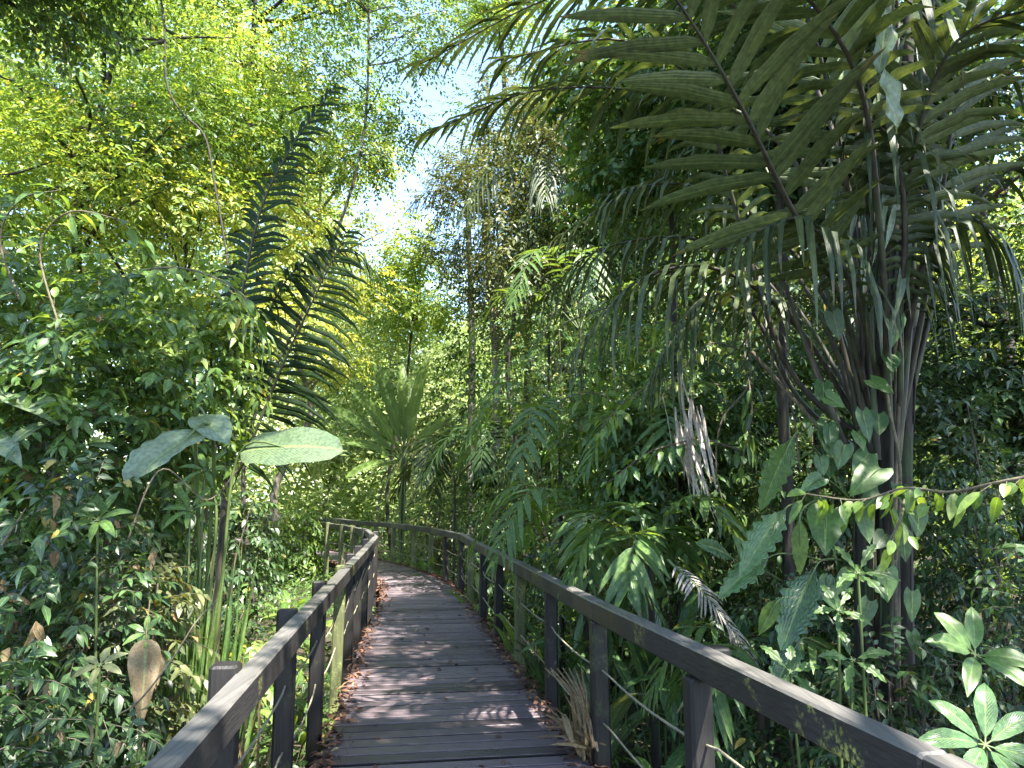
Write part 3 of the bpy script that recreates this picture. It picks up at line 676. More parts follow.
for i, (lab, c, r, ft) in enumerate([
    ("added tall tree overhead shading the near planks", (3.6, -2.2, 9.0), 3.2, (5,-3)), ("added tall tree overhead shading the middle of the walk", (3.4, 4.4, 10.2), 3.0, (5.2,2.6)),
    ("added tall tree rising behind the shaded thicket by the broad railing", (8.6, 2.4, 9.4), 3.4, (9.8,2)), ("added tall shade tree overhead beside the vine-covered shrubs", (-.8, -3.4, 9.0), 3.0, (-3.4,-4.2)),
    ("added tall tree whose crown shades the overhanging palm", (5.6, 1.2, 10.4), 3.0, (7.4,.2)), ("added tall tree overhead shading the strap-leaved clump", (.2, 1.4, 9.8), 2.6, (-3.8,-.6)),
    ("added tall tree behind the photographer shading the dark low thicket", (4.8, -7.4, 10.5), 3.6, (5.4,-8)),
    ("added tall shade tree overhead at the photo's right border", (9.2, -3.0, 10.5), 3.4, (9.8,-3.6)), ("added tall tree overhead shading the upright palm fronds", (-1.1, 4.2, 10.6), 2.6, (-5.4,2.2))]): shade_tree(lab, c, r, ft, 61 + i)

# ------------------------------------------------------------------ thickets on both sides
LS = "vine-covered shrubs beside the walk"
shrub("tall vine-smothered shrub with glossy leaves around a dark twisted stem", 95, 232, 105, 5.3, 860, 8, .122, G_MID, 1, group=LS, dead=52)
shrub("vine-covered shrub against the photo's left border under the canopy", -15, 215, 85, 6.0, 600, 8, .13, G_MID, 2, group=LS, dead=10)
shrub("bright leafy climber spilling over the light green palm frond", 195, 268, 62, 6.0, 330, 8, .10, G_BRIGHT, 3, ybot=470, group=LS)
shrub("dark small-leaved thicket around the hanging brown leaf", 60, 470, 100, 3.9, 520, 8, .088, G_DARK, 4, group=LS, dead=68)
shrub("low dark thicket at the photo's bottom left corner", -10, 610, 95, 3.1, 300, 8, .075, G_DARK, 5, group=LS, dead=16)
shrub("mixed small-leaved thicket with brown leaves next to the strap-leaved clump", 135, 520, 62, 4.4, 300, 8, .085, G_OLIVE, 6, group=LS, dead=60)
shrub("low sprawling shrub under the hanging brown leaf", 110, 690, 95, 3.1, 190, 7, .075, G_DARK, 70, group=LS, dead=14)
shrub("shaded shrub behind the strap-leaved clump", 228, 470, 42, 12, 300, 8, .13, G_DARK, 7, group=LS)
shrub("sunlit leafy shrub beside the far posts of the walk", 300, 498, 16, 20, 240, 7, .16, G_BRIGHT, 8, group=LS)
RS = "shrubs on the shaded bank"
shrub("tall vine-hung thicket under the drooping leaflets of the palm", 610, 190, 62, 13.5, 620, 8, .10, G_MID, 31, group=RS, droop=.8)
shrub("tall dark thicket between the drooping leaflets and leaning pole", 700, 190, 85, 11.5, 700, 8, .10, G_MID, 32, group=RS, droop=.8)
shrub("tall dark vine wall behind the bare leaf stalks", 795, 200, 70, 10.0, 560, 8, .095, G_DARK, 33, group=RS, droop=.7)
shrub("vine curtain hanging beside the pale vine-draped trunk", 540, 215, 45, 15.5, 420, 8, .10, G_OLIVE, 34, group=RS, droop=1.0)
shrub("sunlit thicket beyond the horizontal branch", 1010, 420, 90, 10.5, 300, 8, .11, G_BRIGHT, 35, group=RS)
shrub("thicket on the outside of the bend under the pale vine-draped trunk", 492, 285, 62, 18.5, 620, 7, .14, G_MID, 11, group=RS)
shrub("reddish-based thicket right where the far railing turns", 440, 400, 42, 22, 330, 7, .15, G_OLIVE, 12, group=RS, dead=30)
shrub("dense shrub behind the arching grey-green fronds", 548, 290, 66, 13, 640, 8, .11, G_MID, 13, group=RS)
shrub("bright sprays of small leaves over the broad-leaved understory", 622, 325, 72, 9.2, 720, 8, .125, G_BRIGHT, 14, group=RS)
shrub("leafy shrub with pale new tips near the hanging dry frond", 668, 375, 60, 7.3, 540, 8, .105, G_MID, 15, ybot=560, group=RS)
shrub("shaded shrub behind the hanging dry frond", 718, 290, 72, 8.4, 640, 8, .118, G_MID, 16, group=RS)
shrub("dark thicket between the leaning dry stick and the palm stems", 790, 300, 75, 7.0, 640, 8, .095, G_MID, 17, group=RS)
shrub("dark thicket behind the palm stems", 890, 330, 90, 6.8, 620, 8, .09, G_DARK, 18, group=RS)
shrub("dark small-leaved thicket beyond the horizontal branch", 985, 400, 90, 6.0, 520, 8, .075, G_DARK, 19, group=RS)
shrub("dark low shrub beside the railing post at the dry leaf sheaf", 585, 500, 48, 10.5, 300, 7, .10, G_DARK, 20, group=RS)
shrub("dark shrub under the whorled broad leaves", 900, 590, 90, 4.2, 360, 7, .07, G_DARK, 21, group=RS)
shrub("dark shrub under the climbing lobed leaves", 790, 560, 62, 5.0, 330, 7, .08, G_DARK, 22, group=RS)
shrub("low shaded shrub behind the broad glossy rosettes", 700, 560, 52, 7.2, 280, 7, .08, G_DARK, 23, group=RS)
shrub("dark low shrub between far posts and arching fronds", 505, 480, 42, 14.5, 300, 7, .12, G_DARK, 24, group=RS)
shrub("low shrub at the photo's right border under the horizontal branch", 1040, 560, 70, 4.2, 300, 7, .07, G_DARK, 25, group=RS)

# ------------------------------------------------------------------ ground cover
def ground_cover():
    rng = np.random.default_rng(31); mb = MB(); n = 9000
    idx = rng.integers(20, 330, n); sd = rng.random(n) < .5
    e = np.where(sd[:, None], SR[idx], SL[idx]); o = np.where(sd[:, None], SL[idx], SR[idx]); d = nrm(e - o)
    q = e + d * (.12 + rng.random(n) ** 1.4 * 5.5)[:, None]
    z = ground(q[:, 0], q[:, 1]) + rng.random(n) * .38
    O = np.column_stack([q, z]); a = rng.uniform(0, 2 * pi, n); D = np.column_stack([np.cos(a), np.sin(a), rng.uniform(.1, .9, n)])
    patch = .5 + .4 * np.sin(q[:, 0] * 1.7) * np.sin(q[:, 1] * 1.1)
    sprays(mb, O, D, .22, 6, .085, .042, rng, .4, rbase=np.clip(patch + rng.normal(0, .15, n), 0, .95), twig=.003)
    tag(mb.build("ground_cover", [G_MID, TWIG]), "low leafy plants covering the forest floor along the walk", "ground cover", kind="stuff")
    mb = MB(); n = 14000
    r = 1 + rng.random(n) ** .7 * 45; a = rng.uniform(-1.0, 1.0, n); x = r * np.sin(a) ; y = r * np.cos(a)
    dd, _ = pathdist(x, y); k = dd > 1.3; x = x[k]; y = y[k]; m = len(x)
    O = np.column_stack([x, y, ground(x, y) + rng.random(m) * .9]); b = rng.uniform(0, 2 * pi, m)
    sc = np.clip(y / 14, 1, 2.6)
    D = np.column_stack([np.cos(b), np.sin(b), rng.uniform(.1, .9, m)])
    sprays(mb, O, D, .3 * sc, 6, .1 * sc[:, None], .048 * sc[:, None], rng, .4, shape='diamond')
    tag(mb.build("forest_undergrowth", [G_MID, TWIG]), "tangled undergrowth covering the forest floor", "undergrowth", kind="stuff")
ground_cover()

# ------------------------------------------------------------------ the overhanging palm
def big_palm():
    base = np.array([2.5, 4.9, g1(2.5, 4.9) - .1])
    root = thing("overhanging_palm", "large clumping palm with dark stems and long fronds arching over the walk", "palm", base)
    rng = np.random.default_rng(41)
    for k, (pts, r) in enumerate([
        ([(880, 700, 4.9), (884, 480, 4.9), (892, 300, 4.9), (890, 100, 4.9), (884, -60, 4.9)], .06),
        ([(905, 700, 5.0), (904, 480, 5.0), (908, 300, 5.0), (905, 150, 5.0), (912, -60, 5.0)], .05),
        ([(862, 700, 4.8), (866, 500, 4.85), (868, 400, 4.85), (872, 300, 4.8), (868, 180, 4.8)], .045),
        ([(890, 700, 4.7), (890, 520, 4.7), (882, 400, 4.7), (884, 300, 4.7)], .05)]):
        m = MB(); p = PP(pts); tube(m, p, [r * 1.2, r, r * .9, r * .75], 9, n=40)
        for i in range(16):   # fibrous ridges and clinging roots
            t = rng.uniform(0, .9); q = curve(p, 60)[int(t * 50):int(t * 50) + 9]; tube(m, q + rng.normal(0, r * .75, 3) * [1, 1, 0], [.006, .01, .004], 4)
        m.build("trunk", BARK, base, root)
    fr = [
     dict(pts=[(880, 450, 4.8), (842, 305, 4.4), (790, 205, 3.95), (735, 95, 3.5), (670, -10, 3.2), (590, -110, 3.0)], n=21, L=.80, W=.095, a0=72, a1=35, droop=.12, up=(.1, .75, .6), start=.34, rnd=(.5, .9)),
     dict(pts=[(880, 430, 5), (858, 230, 5), (800, 60, 5), (690, -10, 5), (560, -5, 5.2), (425, 62, 5.5)], n=40, L=.70, W=.055, a0=65, a1=20, droop=.42, start=.36, rnd=(.1, .6)),
     dict(pts=[(880, 430, 5.2), (835, 240, 5.2), (760, 125, 5.2), (650, 92, 5.3), (530, 92, 5.5), (426, 135, 5.8)], n=40, L=.62, W=.05, a0=65, a1=18, droop=.5, start=.4, rnd=(.3, .9)),
     dict(pts=[(880, 440, 5.3), (820, 290, 5.3), (740, 205, 5.2), (650, 185, 5.1), (560, 235, 5.0)], n=32, L=.6, W=.05, a0=70, a1=25, droop=.8, start=.38, rnd=(.2, .7)),
     dict(pts=[(875, 450, 5.2), (800, 330, 5.0), (720, 270, 4.8), (640, 280, 4.7), (575, 350, 4.6)], n=30, L=.55, W=.045, a0=70, a1=25, droop=1.0, start=.38, rnd=(.2, .8)),
     dict(pts=[(880, 440, 4.8), (858, 260, 4.4), (835, 120, 4.0), (800, -10, 3.7), (740, -140, 3.4)], n=24, L=.75, W=.07, a0=75, a1=35, droop=.2, up=(.1, .8, .4), start=.36, rnd=(.3, .8)),
     dict(pts=[(880, 450, 5.0), (790, 370, 5.0), (730, 190, 4.7), (700, 90, 4.4), (620, 40, 4.2), (500, 60, 4.2)], n=32, L=.6, W=.055, a0=60, a1=20, droop=.55, start=.42, rnd=(.3, .8)),
     dict(pts=[(900, 430, 4.8), (932, 260, 4.5), (955, 110, 4.2), (985, -40, 4.0)], n=20, L=.7, W=.065, a0=75, a1=35, droop=.25, up=(-.1, .8, .3), start=.32, rnd=(.1, .6)),
     dict(pts=[(905, 420, 5), (950, 250, 4.9), (1010, 170, 4.7), (1110, 150, 4.5)], n=26, L=.55, W=.05, a0=70, a1=30, droop=.6, start=.35, rnd=(0, .5)),
     dict(pts=[(900, 420, 4.6), (905, 210, 4.2), (950, 50, 3.7), (1060, 0, 3.3)], n=22, L=.75, W=.075, a0=65, a1=30, droop=.35, start=.4, rnd=(.3, .8)),
     dict(pts=[(890, 430, 4.6), (880, 230, 4.1), (850, 60, 3.6), (730, -60, 3.2), (560, -60, 3.0)], n=26, L=.75, W=.075, a0=60, a1=25, droop=.4, start=.45, rnd=(.4, .95)),
     dict(pts=[(870, 460, 5.4), (800, 400, 5.4), (750, 310, 5.3), (700, 300, 5.2), (650, 380, 5.1)], n=26, L=.5, W=.04, a0=65, a1=25, droop=1.1, start=.4, rnd=(.1, .6)),
     dict(pts=[(885, 430, 5.6), (860, 250, 5.8), (800, 140, 6.0), (720, 130, 6.2), (640, 190, 6.3)], n=30, L=.6, W=.05, a0=65, a1=25, droop=.9, start=.4, rnd=(.1, .6)),
    ]
    fr += [dict(pts=[(885, 400, 4.6), (850, 280, 4.2), (800, 220, 4.0), (740, 240, 3.9)], n=22, L=.5, W=.05, a0=70, a1=30, droop=1.2, start=.35, rnd=(0, .6)),
     dict(pts=[(890, 380, 4.5), (905, 240, 4.2), (890, 140, 4.0), (835, 100, 3.9)], n=24, L=.55, W=.06, a0=70, a1=30, droop=1.3, start=.3, rnd=(0, .5)),
     dict(pts=[(900, 380, 4.6), (925, 260, 4.3), (965, 215, 4.2), (1015, 260, 4.1)], n=22, L=.5, W=.05, a0=70, a1=30, droop=1.2, start=.3, rnd=(0, .5)),
     dict(pts=[(890, 300, 4.4), (905, 120, 4.2), (930, 30, 4.0), (880, -20, 3.8)], n=22, L=.6, W=.07, a0=70, a1=30, droop=1.2, start=.3, rnd=(0, .5)),
     dict(pts=[(885, 420, 5.6), (850, 200, 5.6), (790, 30, 6.0), (690, -60, 6.4)], n=34, L=.75, W=.055, a0=70, a1=25, droop=.8, start=.4, rnd=(0, .6)),
     dict(pts=[(905, 420, 5.4), (930, 220, 5.4), (980, 90, 5.4), (1080, 60, 5.4)], n=30, L=.7, W=.055, a0=70, a1=25, droop=.7, start=.4, rnd=(0, .6)),
     dict(pts=[(875, 440, 5.6), (790, 300, 5.8), (700, 240, 6.0), (600, 250, 6.2), (540, 300, 6.3)], n=34, L=.6, W=.045, a0=70, a1=25, droop=1.0, start=.35, rnd=(.1, .8))]
    for i, f in enumerate(fr):
        pts = PP(f.pop('pts')); n = f.pop('n'); L = f.pop('L'); W = f.pop('W')
        palm_frond(root, base, pts, n, L, W, G_PALM, 400 + i, rr=.021, jit=.07, **f)
    for k in range(22):
        x = rng.uniform(858, 914); d = rng.uniform(4.55, 5.2); x1 = x + rng.normal(0, 10); m = MB()
        y1 = rng.uniform(-40, 330)
        tube(m, PP([(x, 720, d), (x + rng.normal(0, 4), 520, d), (x * .6 + x1 * .4, 360, d), (x1, y1, d)]), [.018, .016, .014, .008], 5, n=30); m.build("leaf_stalk", [BARK, STEMD, TWIG][k % 3], base, root)
    # bare and broken leaf stalks fanning out of the clump
    for k, q in enumerate([[(876, 500, 4.8), (846, 360, 4.7), (812, 230, 4.6), (798, 120, 4.5)], [(872, 480, 4.8), (836, 350, 4.8), (785, 255, 4.8), (740, 200, 4.8)], [(874, 470, 4.7), (850, 340, 4.6), (838, 230, 4.5), (842, 90, 4.4)],
                           [(868, 500, 4.8), (800, 330, 4.9), (752, 262, 5.0)], [(878, 460, 4.6), (868, 320, 4.5), (856, 180, 4.4), (866, 20, 4.3)], [(898, 460, 4.6), (912, 300, 4.5), (918, 150, 4.4), (934, 0, 4.3)],
                           [(870, 500, 4.7), (826, 400, 4.6), (790, 300, 4.5), (770, 230, 4.4)], [(902, 520, 5), (896, 330, 5), (878, 180, 5), (866, 60, 5)]]):
        m = MB(); tube(m, PP(q), [.02, .016, .012, .008], 6, n=30); m.build("leaf_stalk", STEMD, base, root)
    for q, w in [([(886, 8, 3.5), (884, 70, 3.4)], .13), ([(884, 66, 3.4), (902, 130, 3.4)], .12), ([(846, 40, 4.0), (838, 120, 3.9)], .09), ([(910, 220, 4.3), (900, 330, 4.2)], .06), ([(870, 120, 4.3), (858, 240, 4.2)], .08), ([(900, 55, 4.0), (872, 120, 3.9)], .06), ([(888, 170, 4.2), (880, 262, 4.1)], .06), ([(862, 200, 4.3), (870, 300, 4.2)], .05), ([(905, 150, 4.2), (892, 250, 4.1)], .05), ([(830, 160, 4.3), (832, 235, 4.2)], .07)]:
        m = MB(); a, b = PP(q); bigleaf(m, a, b, w, (.3, -1, .2), 'lance', 0, .3, wave=.12, rnd=rng.uniform(.3, .9), curl=.1); m.build("hanging_leaf", G_BANANA, base, root)
big_palm()

# ------------------------------------------------------------------ palms on the left
def left_palm():
    base = np.array([*P(222, 500, 7.4)[:2], 0]); base[2] = g1(*base[:2]) - .1
    root = thing("feather_palm", "dark palm with an upright frond and a drooping comb-like frond against bright foliage", "palm", base)
    m = MB(); tube(m, [base, P(219, 580, 7.4), P(227, 470, 7.4)], [.06, .045, .035], 8, n=14); m.build("trunk", STEMD, base, root)
    rng = np.random.default_rng(3)
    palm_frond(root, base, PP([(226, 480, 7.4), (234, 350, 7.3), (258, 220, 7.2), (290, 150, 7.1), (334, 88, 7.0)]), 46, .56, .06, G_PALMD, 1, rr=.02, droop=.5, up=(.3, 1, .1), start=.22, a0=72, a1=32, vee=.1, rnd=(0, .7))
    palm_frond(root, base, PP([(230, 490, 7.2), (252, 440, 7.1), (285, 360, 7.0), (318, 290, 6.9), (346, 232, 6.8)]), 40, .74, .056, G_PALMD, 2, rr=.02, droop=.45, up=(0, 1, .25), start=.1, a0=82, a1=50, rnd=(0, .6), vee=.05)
    palm_frond(root, base, PP([(224, 500, 7.6), (200, 430, 7.7), (172, 370, 7.8), (150, 300, 7.9)]), 40, .8, .05, G_PALMG, 3, rr=.018, droop=.12, up=(0, 1, .2), start=.1, a0=75, a1=45, vee=.0)
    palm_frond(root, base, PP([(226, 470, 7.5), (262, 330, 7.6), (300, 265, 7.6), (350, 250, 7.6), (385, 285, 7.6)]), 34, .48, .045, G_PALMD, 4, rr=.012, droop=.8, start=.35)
    palm_frond(root, base, PP([(222, 480, 7.0), (214, 400, 6.7), (212, 340, 6.4), (232, 305, 6.1), (262, 330, 5.9)]), 22, .5, .045, G_PALMG, 5, rr=.014, droop=1.0, start=.3)
    palm_frond(root, base, PP([(222, 490, 7.0), (190, 430, 6.6), (176, 390, 6.3), (190, 370, 6.0)]), 20, .45, .045, G_PALMG, 6, rr=.014, droop=1.1, start=.3)
left_palm()

# plants with very wide leaves
def bl_plant(label, base, items, mat, stem=STEMG, name="broad_leaved_plant", cat="plant", sr=.012, group=None, **kw):
    base = np.array(base, float); root = thing(name, label, cat, base, group); rng = np.random.default_rng(int(abs(base[0] * 977 + base[1] * 31)))
    ms = MB()
    for it in items:
        a, b = P(*it[0]), P(*it[1]); k = dict(kw); k.update(it[3] if len(it) > 3 else {})
        m = MB(); mt = k.pop('mat', mat); st = k.pop('stemto', None); lab = k.pop('label', None)
        bigleaf(m, a, b, it[2], rng=rng, rnd=k.pop('rnd', rng.uniform(.2, .8)), **k)
        ob = m.build("leaf", mt, base, root)
        if lab: ob['label'] = lab
        s0 = base if st is None else P(*st)
        mid = (s0 + a) / 2 + np.array([0, 0, .12 * np.linalg.norm(a - s0)]) * (1 if st is None else .3)
        tube(ms, [s0, mid, a, a + (b - a) * .6], [sr, sr * .8, sr * .6, sr * .25], 6, n=18)
    ms.build("stem", stem, base, root)
    return root
b = P(212, 560, 5.7); b[2] = g1(b[0], b[1])
bl_plant("plant with one wide smooth grey-green leaf pointing at the walk and a torn pale one", b, [
    ((240, 452, 5.5), (343, 450, 5.3), .38, dict(normal=(.1, -.75, .6), sag=.04, shape='oblong', fold=.12, rnd=.6)),
    ((212, 430, 4.7), (136, 478, 4.3), .34, dict(normal=(-.1, -.6, .8), sag=.08, shape='oblong', fold=.5, rnd=.95, notch=.12, lobes=5)),
    ((196, 416, 4.8), (228, 445, 4.5), .24, dict(normal=(.1, -.6, .8), sag=.05, shape='lance', fold=.3, rnd=.9)),
    ((215, 500, 5.6), (150, 520, 5.2), .12, dict(normal=(0, -.3, 1), sag=.15))], G_BANANA, sr=.018)
b = P(20, 560, 5.0); b[2] = g1(b[0], b[1])
bl_plant("plant with long pale shining leaves among the shrubs at the photo's left border", b, [
    ((-30, 385, 4.9), (60, 425, 4.7), .11, dict(normal=(.1, -.5, .9), sag=.03, rnd=.9)),
    ((60, 425, 5.0), (5, 452, 4.6), .14, dict(normal=(0, -.4, 1), rnd=.6)),
    ((-30, 448, 4.8), (22, 468, 4.5), .17, dict(normal=(0, -.5, .9), rnd=.95)),
    ((55, 470, 4.9), (118, 452, 4.6), .12, dict(normal=(0, -.4, 1), rnd=.5))], G_BANANA)

def whorl(label, px, py, d, k, L, w, mat, seed=0, notch=0., tilt=.25, foot=None, group=None, name="whorled_plant", shape='lance', rnd=None, lobes=6, normal=None, rise=None, droop=.08):
    rng = np.random.default_rng(seed + 900); c = P(px, py, d); ft = P(*foot) if foot else np.array([c[0] + .03, c[1] + .1, g1(c[0], c[1])])
    root = thing(name, label, "plant", ft, group); ms = MB(); tube(ms, [ft, (ft + c) / 2 + rng.normal(0, .03, 3), c], [.009, .008, .006], 6, n=12)
    a0 = rng.uniform(0, 6)
    n = nrm(np.array(normal if normal else (0, -.75, .65), float)); A = nrm(np.cross(n, [0, 0, 1])); B = np.cross(n, A)
    for i in range(k):
        a = a0 + 2 * pi * i / k + rng.normal(0, .15); dr = nrm(A * cos(a) + B * sin(a) + n * tilt)
        l = L * rng.uniform(.8, 1.1); s = c + dr * l * .12; m = MB()
        bigleaf(m, s, s + dr * l - np.array([0, 0, droop * l]), w * rng.uniform(.85, 1.1), n, shape, droop, .25, notch=notch, lobes=lobes, rnd=rng.uniform(.3, .8) if rnd is None else rnd, curl=.12, rng=rng)
        m.build("leaf", mat, ft, root); tube(ms, [c, s], [.005, .004], 5)
    ms.build("stem", STEMG, ft, root)
WG = "whorled plants"
whorl("broad five-leaved whorl on a green stalk, upper of the two by the photo's right border", 975, 655, 3.3, 6, .24, .085, G_MID, 1, tilt=.35, rnd=.8)
whorl("wide fingered rosette in the photo's bottom right corner", 985, 745, 3.0, 7, .26, .085, G_GLOSS, 2, tilt=.2, rnd=.8)
whorl("ragged-leaved seedling top in front of the dark thicket", 858, 573, 3.7, 5, .16, .06, G_MID, 3, .45, .3, lobes=4)
whorl("ragged-leaved seedling below the other ragged one", 838, 610, 3.7, 5, .13, .05, G_MID, 4, .45, .2, lobes=4)
whorl("lowest ragged-leaved seedling, above the handrail", 852, 660, 3.6, 5, .15, .055, G_MID, 5, .4, .2, lobes=4)
whorl("small ragged seedling between the handrail and climbing lobed leaves", 790, 672, 3.8, 5, .14, .06, G_MID, 6, .4, .2, lobes=4)
whorl("whorl of narrow fresh leaves just above the hanging brown leaf", 146, 633, 3.3, 6, .09, .03, G_MID, 7, tilt=.4, rnd=.9)
whorl("pointed pale-green whorl in the middle of the thicket", 98, 520, 3.9, 7, .17, .05, G_MID, 8, tilt=.3, rnd=.7)
whorl("drooping whorl low in the thicket near the bent twig", 100, 665, 3.4, 6, .10, .035, G_OLIVE, 9, tilt=.1, rnd=.8)
whorl("narrow-leaved sprig at the foot of the wide grey leaf", 205, 470, 4.9, 6, .18, .04, G_MID, 10, tilt=.2, rnd=.8)
whorl("narrow-leaved sprig over the strap-leaved clump", 190, 510, 4.6, 6, .18, .04, G_MID, 11, tilt=.3, rnd=.8)

# ------------------------------------------------------------------ strap leaved clump on the left
def strap_clump():
    base = np.array([*P(200, 560, 4.9)[:2], 0]); base[2] = g1(*base[:2]) - .05
    root = thing("strap_leaved_clump", "upright clump of long green straps and brown dry stalks by the near railing", "plant", base)
    rng = np.random.default_rng(8); n = 120
    O = base + rng.normal(0, 1, (n, 3)) * [.13, .14, .03]; T = np.column_stack([rng.normal(0, .10, n), rng.normal(0, .10, n), np.ones(n)])
    N = np.column_stack([rng.normal(0, .4, n), -np.ones(n), rng.normal(0, .2, n)])
    m = MB(); leaves(m, O, T, N, rng.uniform(1.2, 2.4, n), rng.uniform(.018, .036, n), rng.uniform(.1, .9, n), 'strip', .06, rng.uniform(.0, .12, n), .3); m.build("foliage", G_PALMG, base, root)
    n = 130; O = base + rng.normal(0, 1, (n, 3)) * [.2, .14, .03]; T = np.column_stack([rng.normal(0, .12, n), rng.normal(0, .12, n), np.ones(n)])
    m = MB(); leaves(m, O, T, rng.normal(0, 1, (n, 3)), rng.uniform(.5, 1.7, n), rng.uniform(.01, .03, n), rng.uniform(0, .9, n), 'strip', .1, .1, .5); m.build("dry_stalk", DRY, base, root)
strap_clump()

# the hanging brown leaf
def hanging_leaf():
    a, b = P(146, 640, 3.25), P(142, 729, 3.2); m = MB()
    bigleaf(m, a, b, .125, (.35, -1, .1), 'kite', 0, .75, rnd=.6, wave=.10, rows=26, curl=-.10, notch=.0)
    bigleaf(m, a + [.012, .02, -.01], b + [.05, .03, .17], .07, (.9, -.6, .1), 'lance', 0, .6, rnd=.25, wave=.12, rows=14, curl=.15)
    tube(m, [a, P(147, 625, 3.3), P(150, 600, 3.4)], [.004, .003, .003], 5, n=6)
    o = m.build("dry_leaf", leafmat("dry_tan_leaf", [(.11, .08, .035), (.18, .13, .06), (.25, .185, .09)], .65, .12, tint=(1.1, .9, .6), midrib=.5, streak=18, scale=9), a); o.location = tuple(a)
    tag(o, "large tan dead leaf hanging point-down in the thicket by the near handrail", "leaf")
hanging_leaf()
def stick(label, pts, r, mat=VINE, name="bare_stick", cat="stick", lf=0, group=None):
    m = MB(); p = PP(pts); tube(m, p, r, 6, n=26)
    rng = np.random.default_rng(len(label))
    o = m.build(name, mat, p[0]); o.location = tuple(p[0]); tag(o, label, cat, group); return o
ST = "sticks and vines"
stick("thin bent stick crossing in front of the hanging brown leaf", [(118, 715, 3.1), (140, 700, 3.1), (175, 655, 3.1), (196, 622, 3.1), (217, 600, 3.3)], [.004, .004, .003], group=ST)
stick("long straight stick leaning up through the strap-leaved clump", [(120, 560, 4.0), (160, 470, 4.2), (206, 500, 4.4), (238, 470, 4.5)], [.005, .004, .003], group=ST)
stick("pale twig angled across the small-leaved thicket at the photo's left border", [(2, 545, 3.6), (12, 530, 3.6), (26, 508, 3.6)], [.007, .005, .003], group=ST)
stick("leaning dry pole propped toward the palm stems", [(752, 352, 5.4), (790, 395, 5.2), (832, 442, 5.0)], [.016, .015, .012], group=ST)
stick("pale thin branch jutting over the middle of the shaded bank", [(562, 325, 9), (592, 312, 9), (620, 306, 9), (662, 307, 9)], [.012, .009, .006], group=ST)
stick("bare horizontal twig in front of the bright leafy sprays", [(570, 385, 9), (600, 390, 9), (640, 388, 9)], [.009, .007, .004], group=ST)
stick("hanging liana looping between the hanging dry frond and leaning pole", [(745, 320, 6), (750, 380, 6), (722, 420, 6), (716, 470, 6), (728, 520, 6)], [.008, .008, .006], group=ST)
stick("dark tree-like liana rising straight behind the leaning pole", [(790, 600, 6.4), (787, 480, 6.4), (782, 380, 6.4), (784, 250, 6.4), (770, 120, 6.4)], [.055, .05, .045, .04], BARK, group=ST)
stick("thin pale root hanging down the front of the palm stems", [(884, 330, 4.5), (888, 400, 4.5), (900, 470, 4.5), (896, 560, 4.5)], [.012, .01, .01], group=ST)
stick("pair-crossing vine beneath the arching frond stalks", [(740, 250, 5.6), (760, 330, 5.6), (790, 400, 5.6), (800, 470, 5.5)], [.009, .009, .007], group=ST)
stick("liana dropping from the canopy behind the upright palm frond", [(150, -60, 12), (164, 20, 12), (166, 80, 12), (181, 112, 12), (204, 135, 12), (214, 180, 12), (232, 300, 12), (236, 460, 12)], [.02, .02, .02, .016], BARK, group=ST)

# ------------------------------------------------------------------ climbing aroid and other large leaves on the right
b = np.array([*P(800, 600, 4.9)[:2], 0]); b[2] = g1(b[0], b[1])
D = 4.3; Nn = (-.15, -.9, .45)
bl_plant("climber with large wavy-lobed leaves at the foot of the palm stems", b, [
    ((796, 433, D), (764, 503, D - .1), .17, dict(notch=.22, lobes=8, mat=G_NEST, rnd=.35, stemto=(832, 470, 4.7))),
    ((788, 506, D), (745, 570, D - .15), .19, dict(notch=.3, lobes=7, mat=G_GLOSS, rnd=.9, stemto=(830, 520, 4.7))),
    ((771, 556, D), (724, 594, D - .1), .15, dict(notch=.28, lobes=6, mat=G_GLOSS, rnd=.8, stemto=(820, 560, 4.7))),
    ((800, 515, D - .2), (800, 569, D - .2), .095, dict(notch=.1, lobes=9, mat=G_NEST, rnd=.8, label="upright bright yellow-green leaf", stemto=(820, 500, 4.7))),
    ((826, 512, D), (825, 556, D - .15), .21, dict(shape='heart', mat=G_MID, rnd=.6, stemto=(835, 520, 4.7))),
    ((816, 566, D - .1), (785, 642, D - .25), .24, dict(notch=.3, lobes=9, mat=G_GLOSS, rnd=.35, stemto=(840, 560, 4.7))),
    ((779, 600, D - .2), (759, 635, D - .2), .09, dict(mat=G_NEST, rnd=.6, stemto=(800, 620, 4.7))),
    ((880, 468, D), (850, 497, D - .1), .17, dict(shape='heart', mat=G_MID, rnd=.7, stemto=(860, 520, 4.7))),
    ((822, 478, D), (800, 492, D), .10, dict(shape='heart', mat=G_GLOSS, rnd=.9, stemto=(850, 500, 4.7))),
    ((845, 445, D), (838, 470, D), .11, dict(shape='heart', mat=G_MID, rnd=.5, stemto=(860, 470, 4.7))),
    ((735, 560, D + .3), (700, 545, D + .1), .12, dict(notch=.2, mat=G_GLOSS, rnd=.6, stemto=(780, 580, 4.8))),
    ((800, 640, D - .1), (775, 690, D - .3), .16, dict(notch=.25, lobes=7, mat=G_GLOSS, rnd=.5, stemto=(830, 650, 4.7))),
    ], G_GLOSS, normal=Nn, sag=.05, sr=.008, name="climbing_aroid", cat="climber")
b = np.array([*P(880, 600, 4.9)[:2], 0]); b[2] = g1(b[0], b[1])
rng = np.random.default_rng(77)
its = []
for k in range(34):
    x = rng.uniform(820, 925); y = rng.uniform(300, 640); L = rng.uniform(18, 34); a = rng.normal(.0, .5)
    its.append(((x, y, 4.45 - rng.random() * .15), (x - L * sin(a), y + L * cos(a), 4.3), rng.uniform(.08, .13), dict(shape='heart', stemto=(x + rng.normal(0, 12), y + 14, 4.7), rows=8, cols=2)))
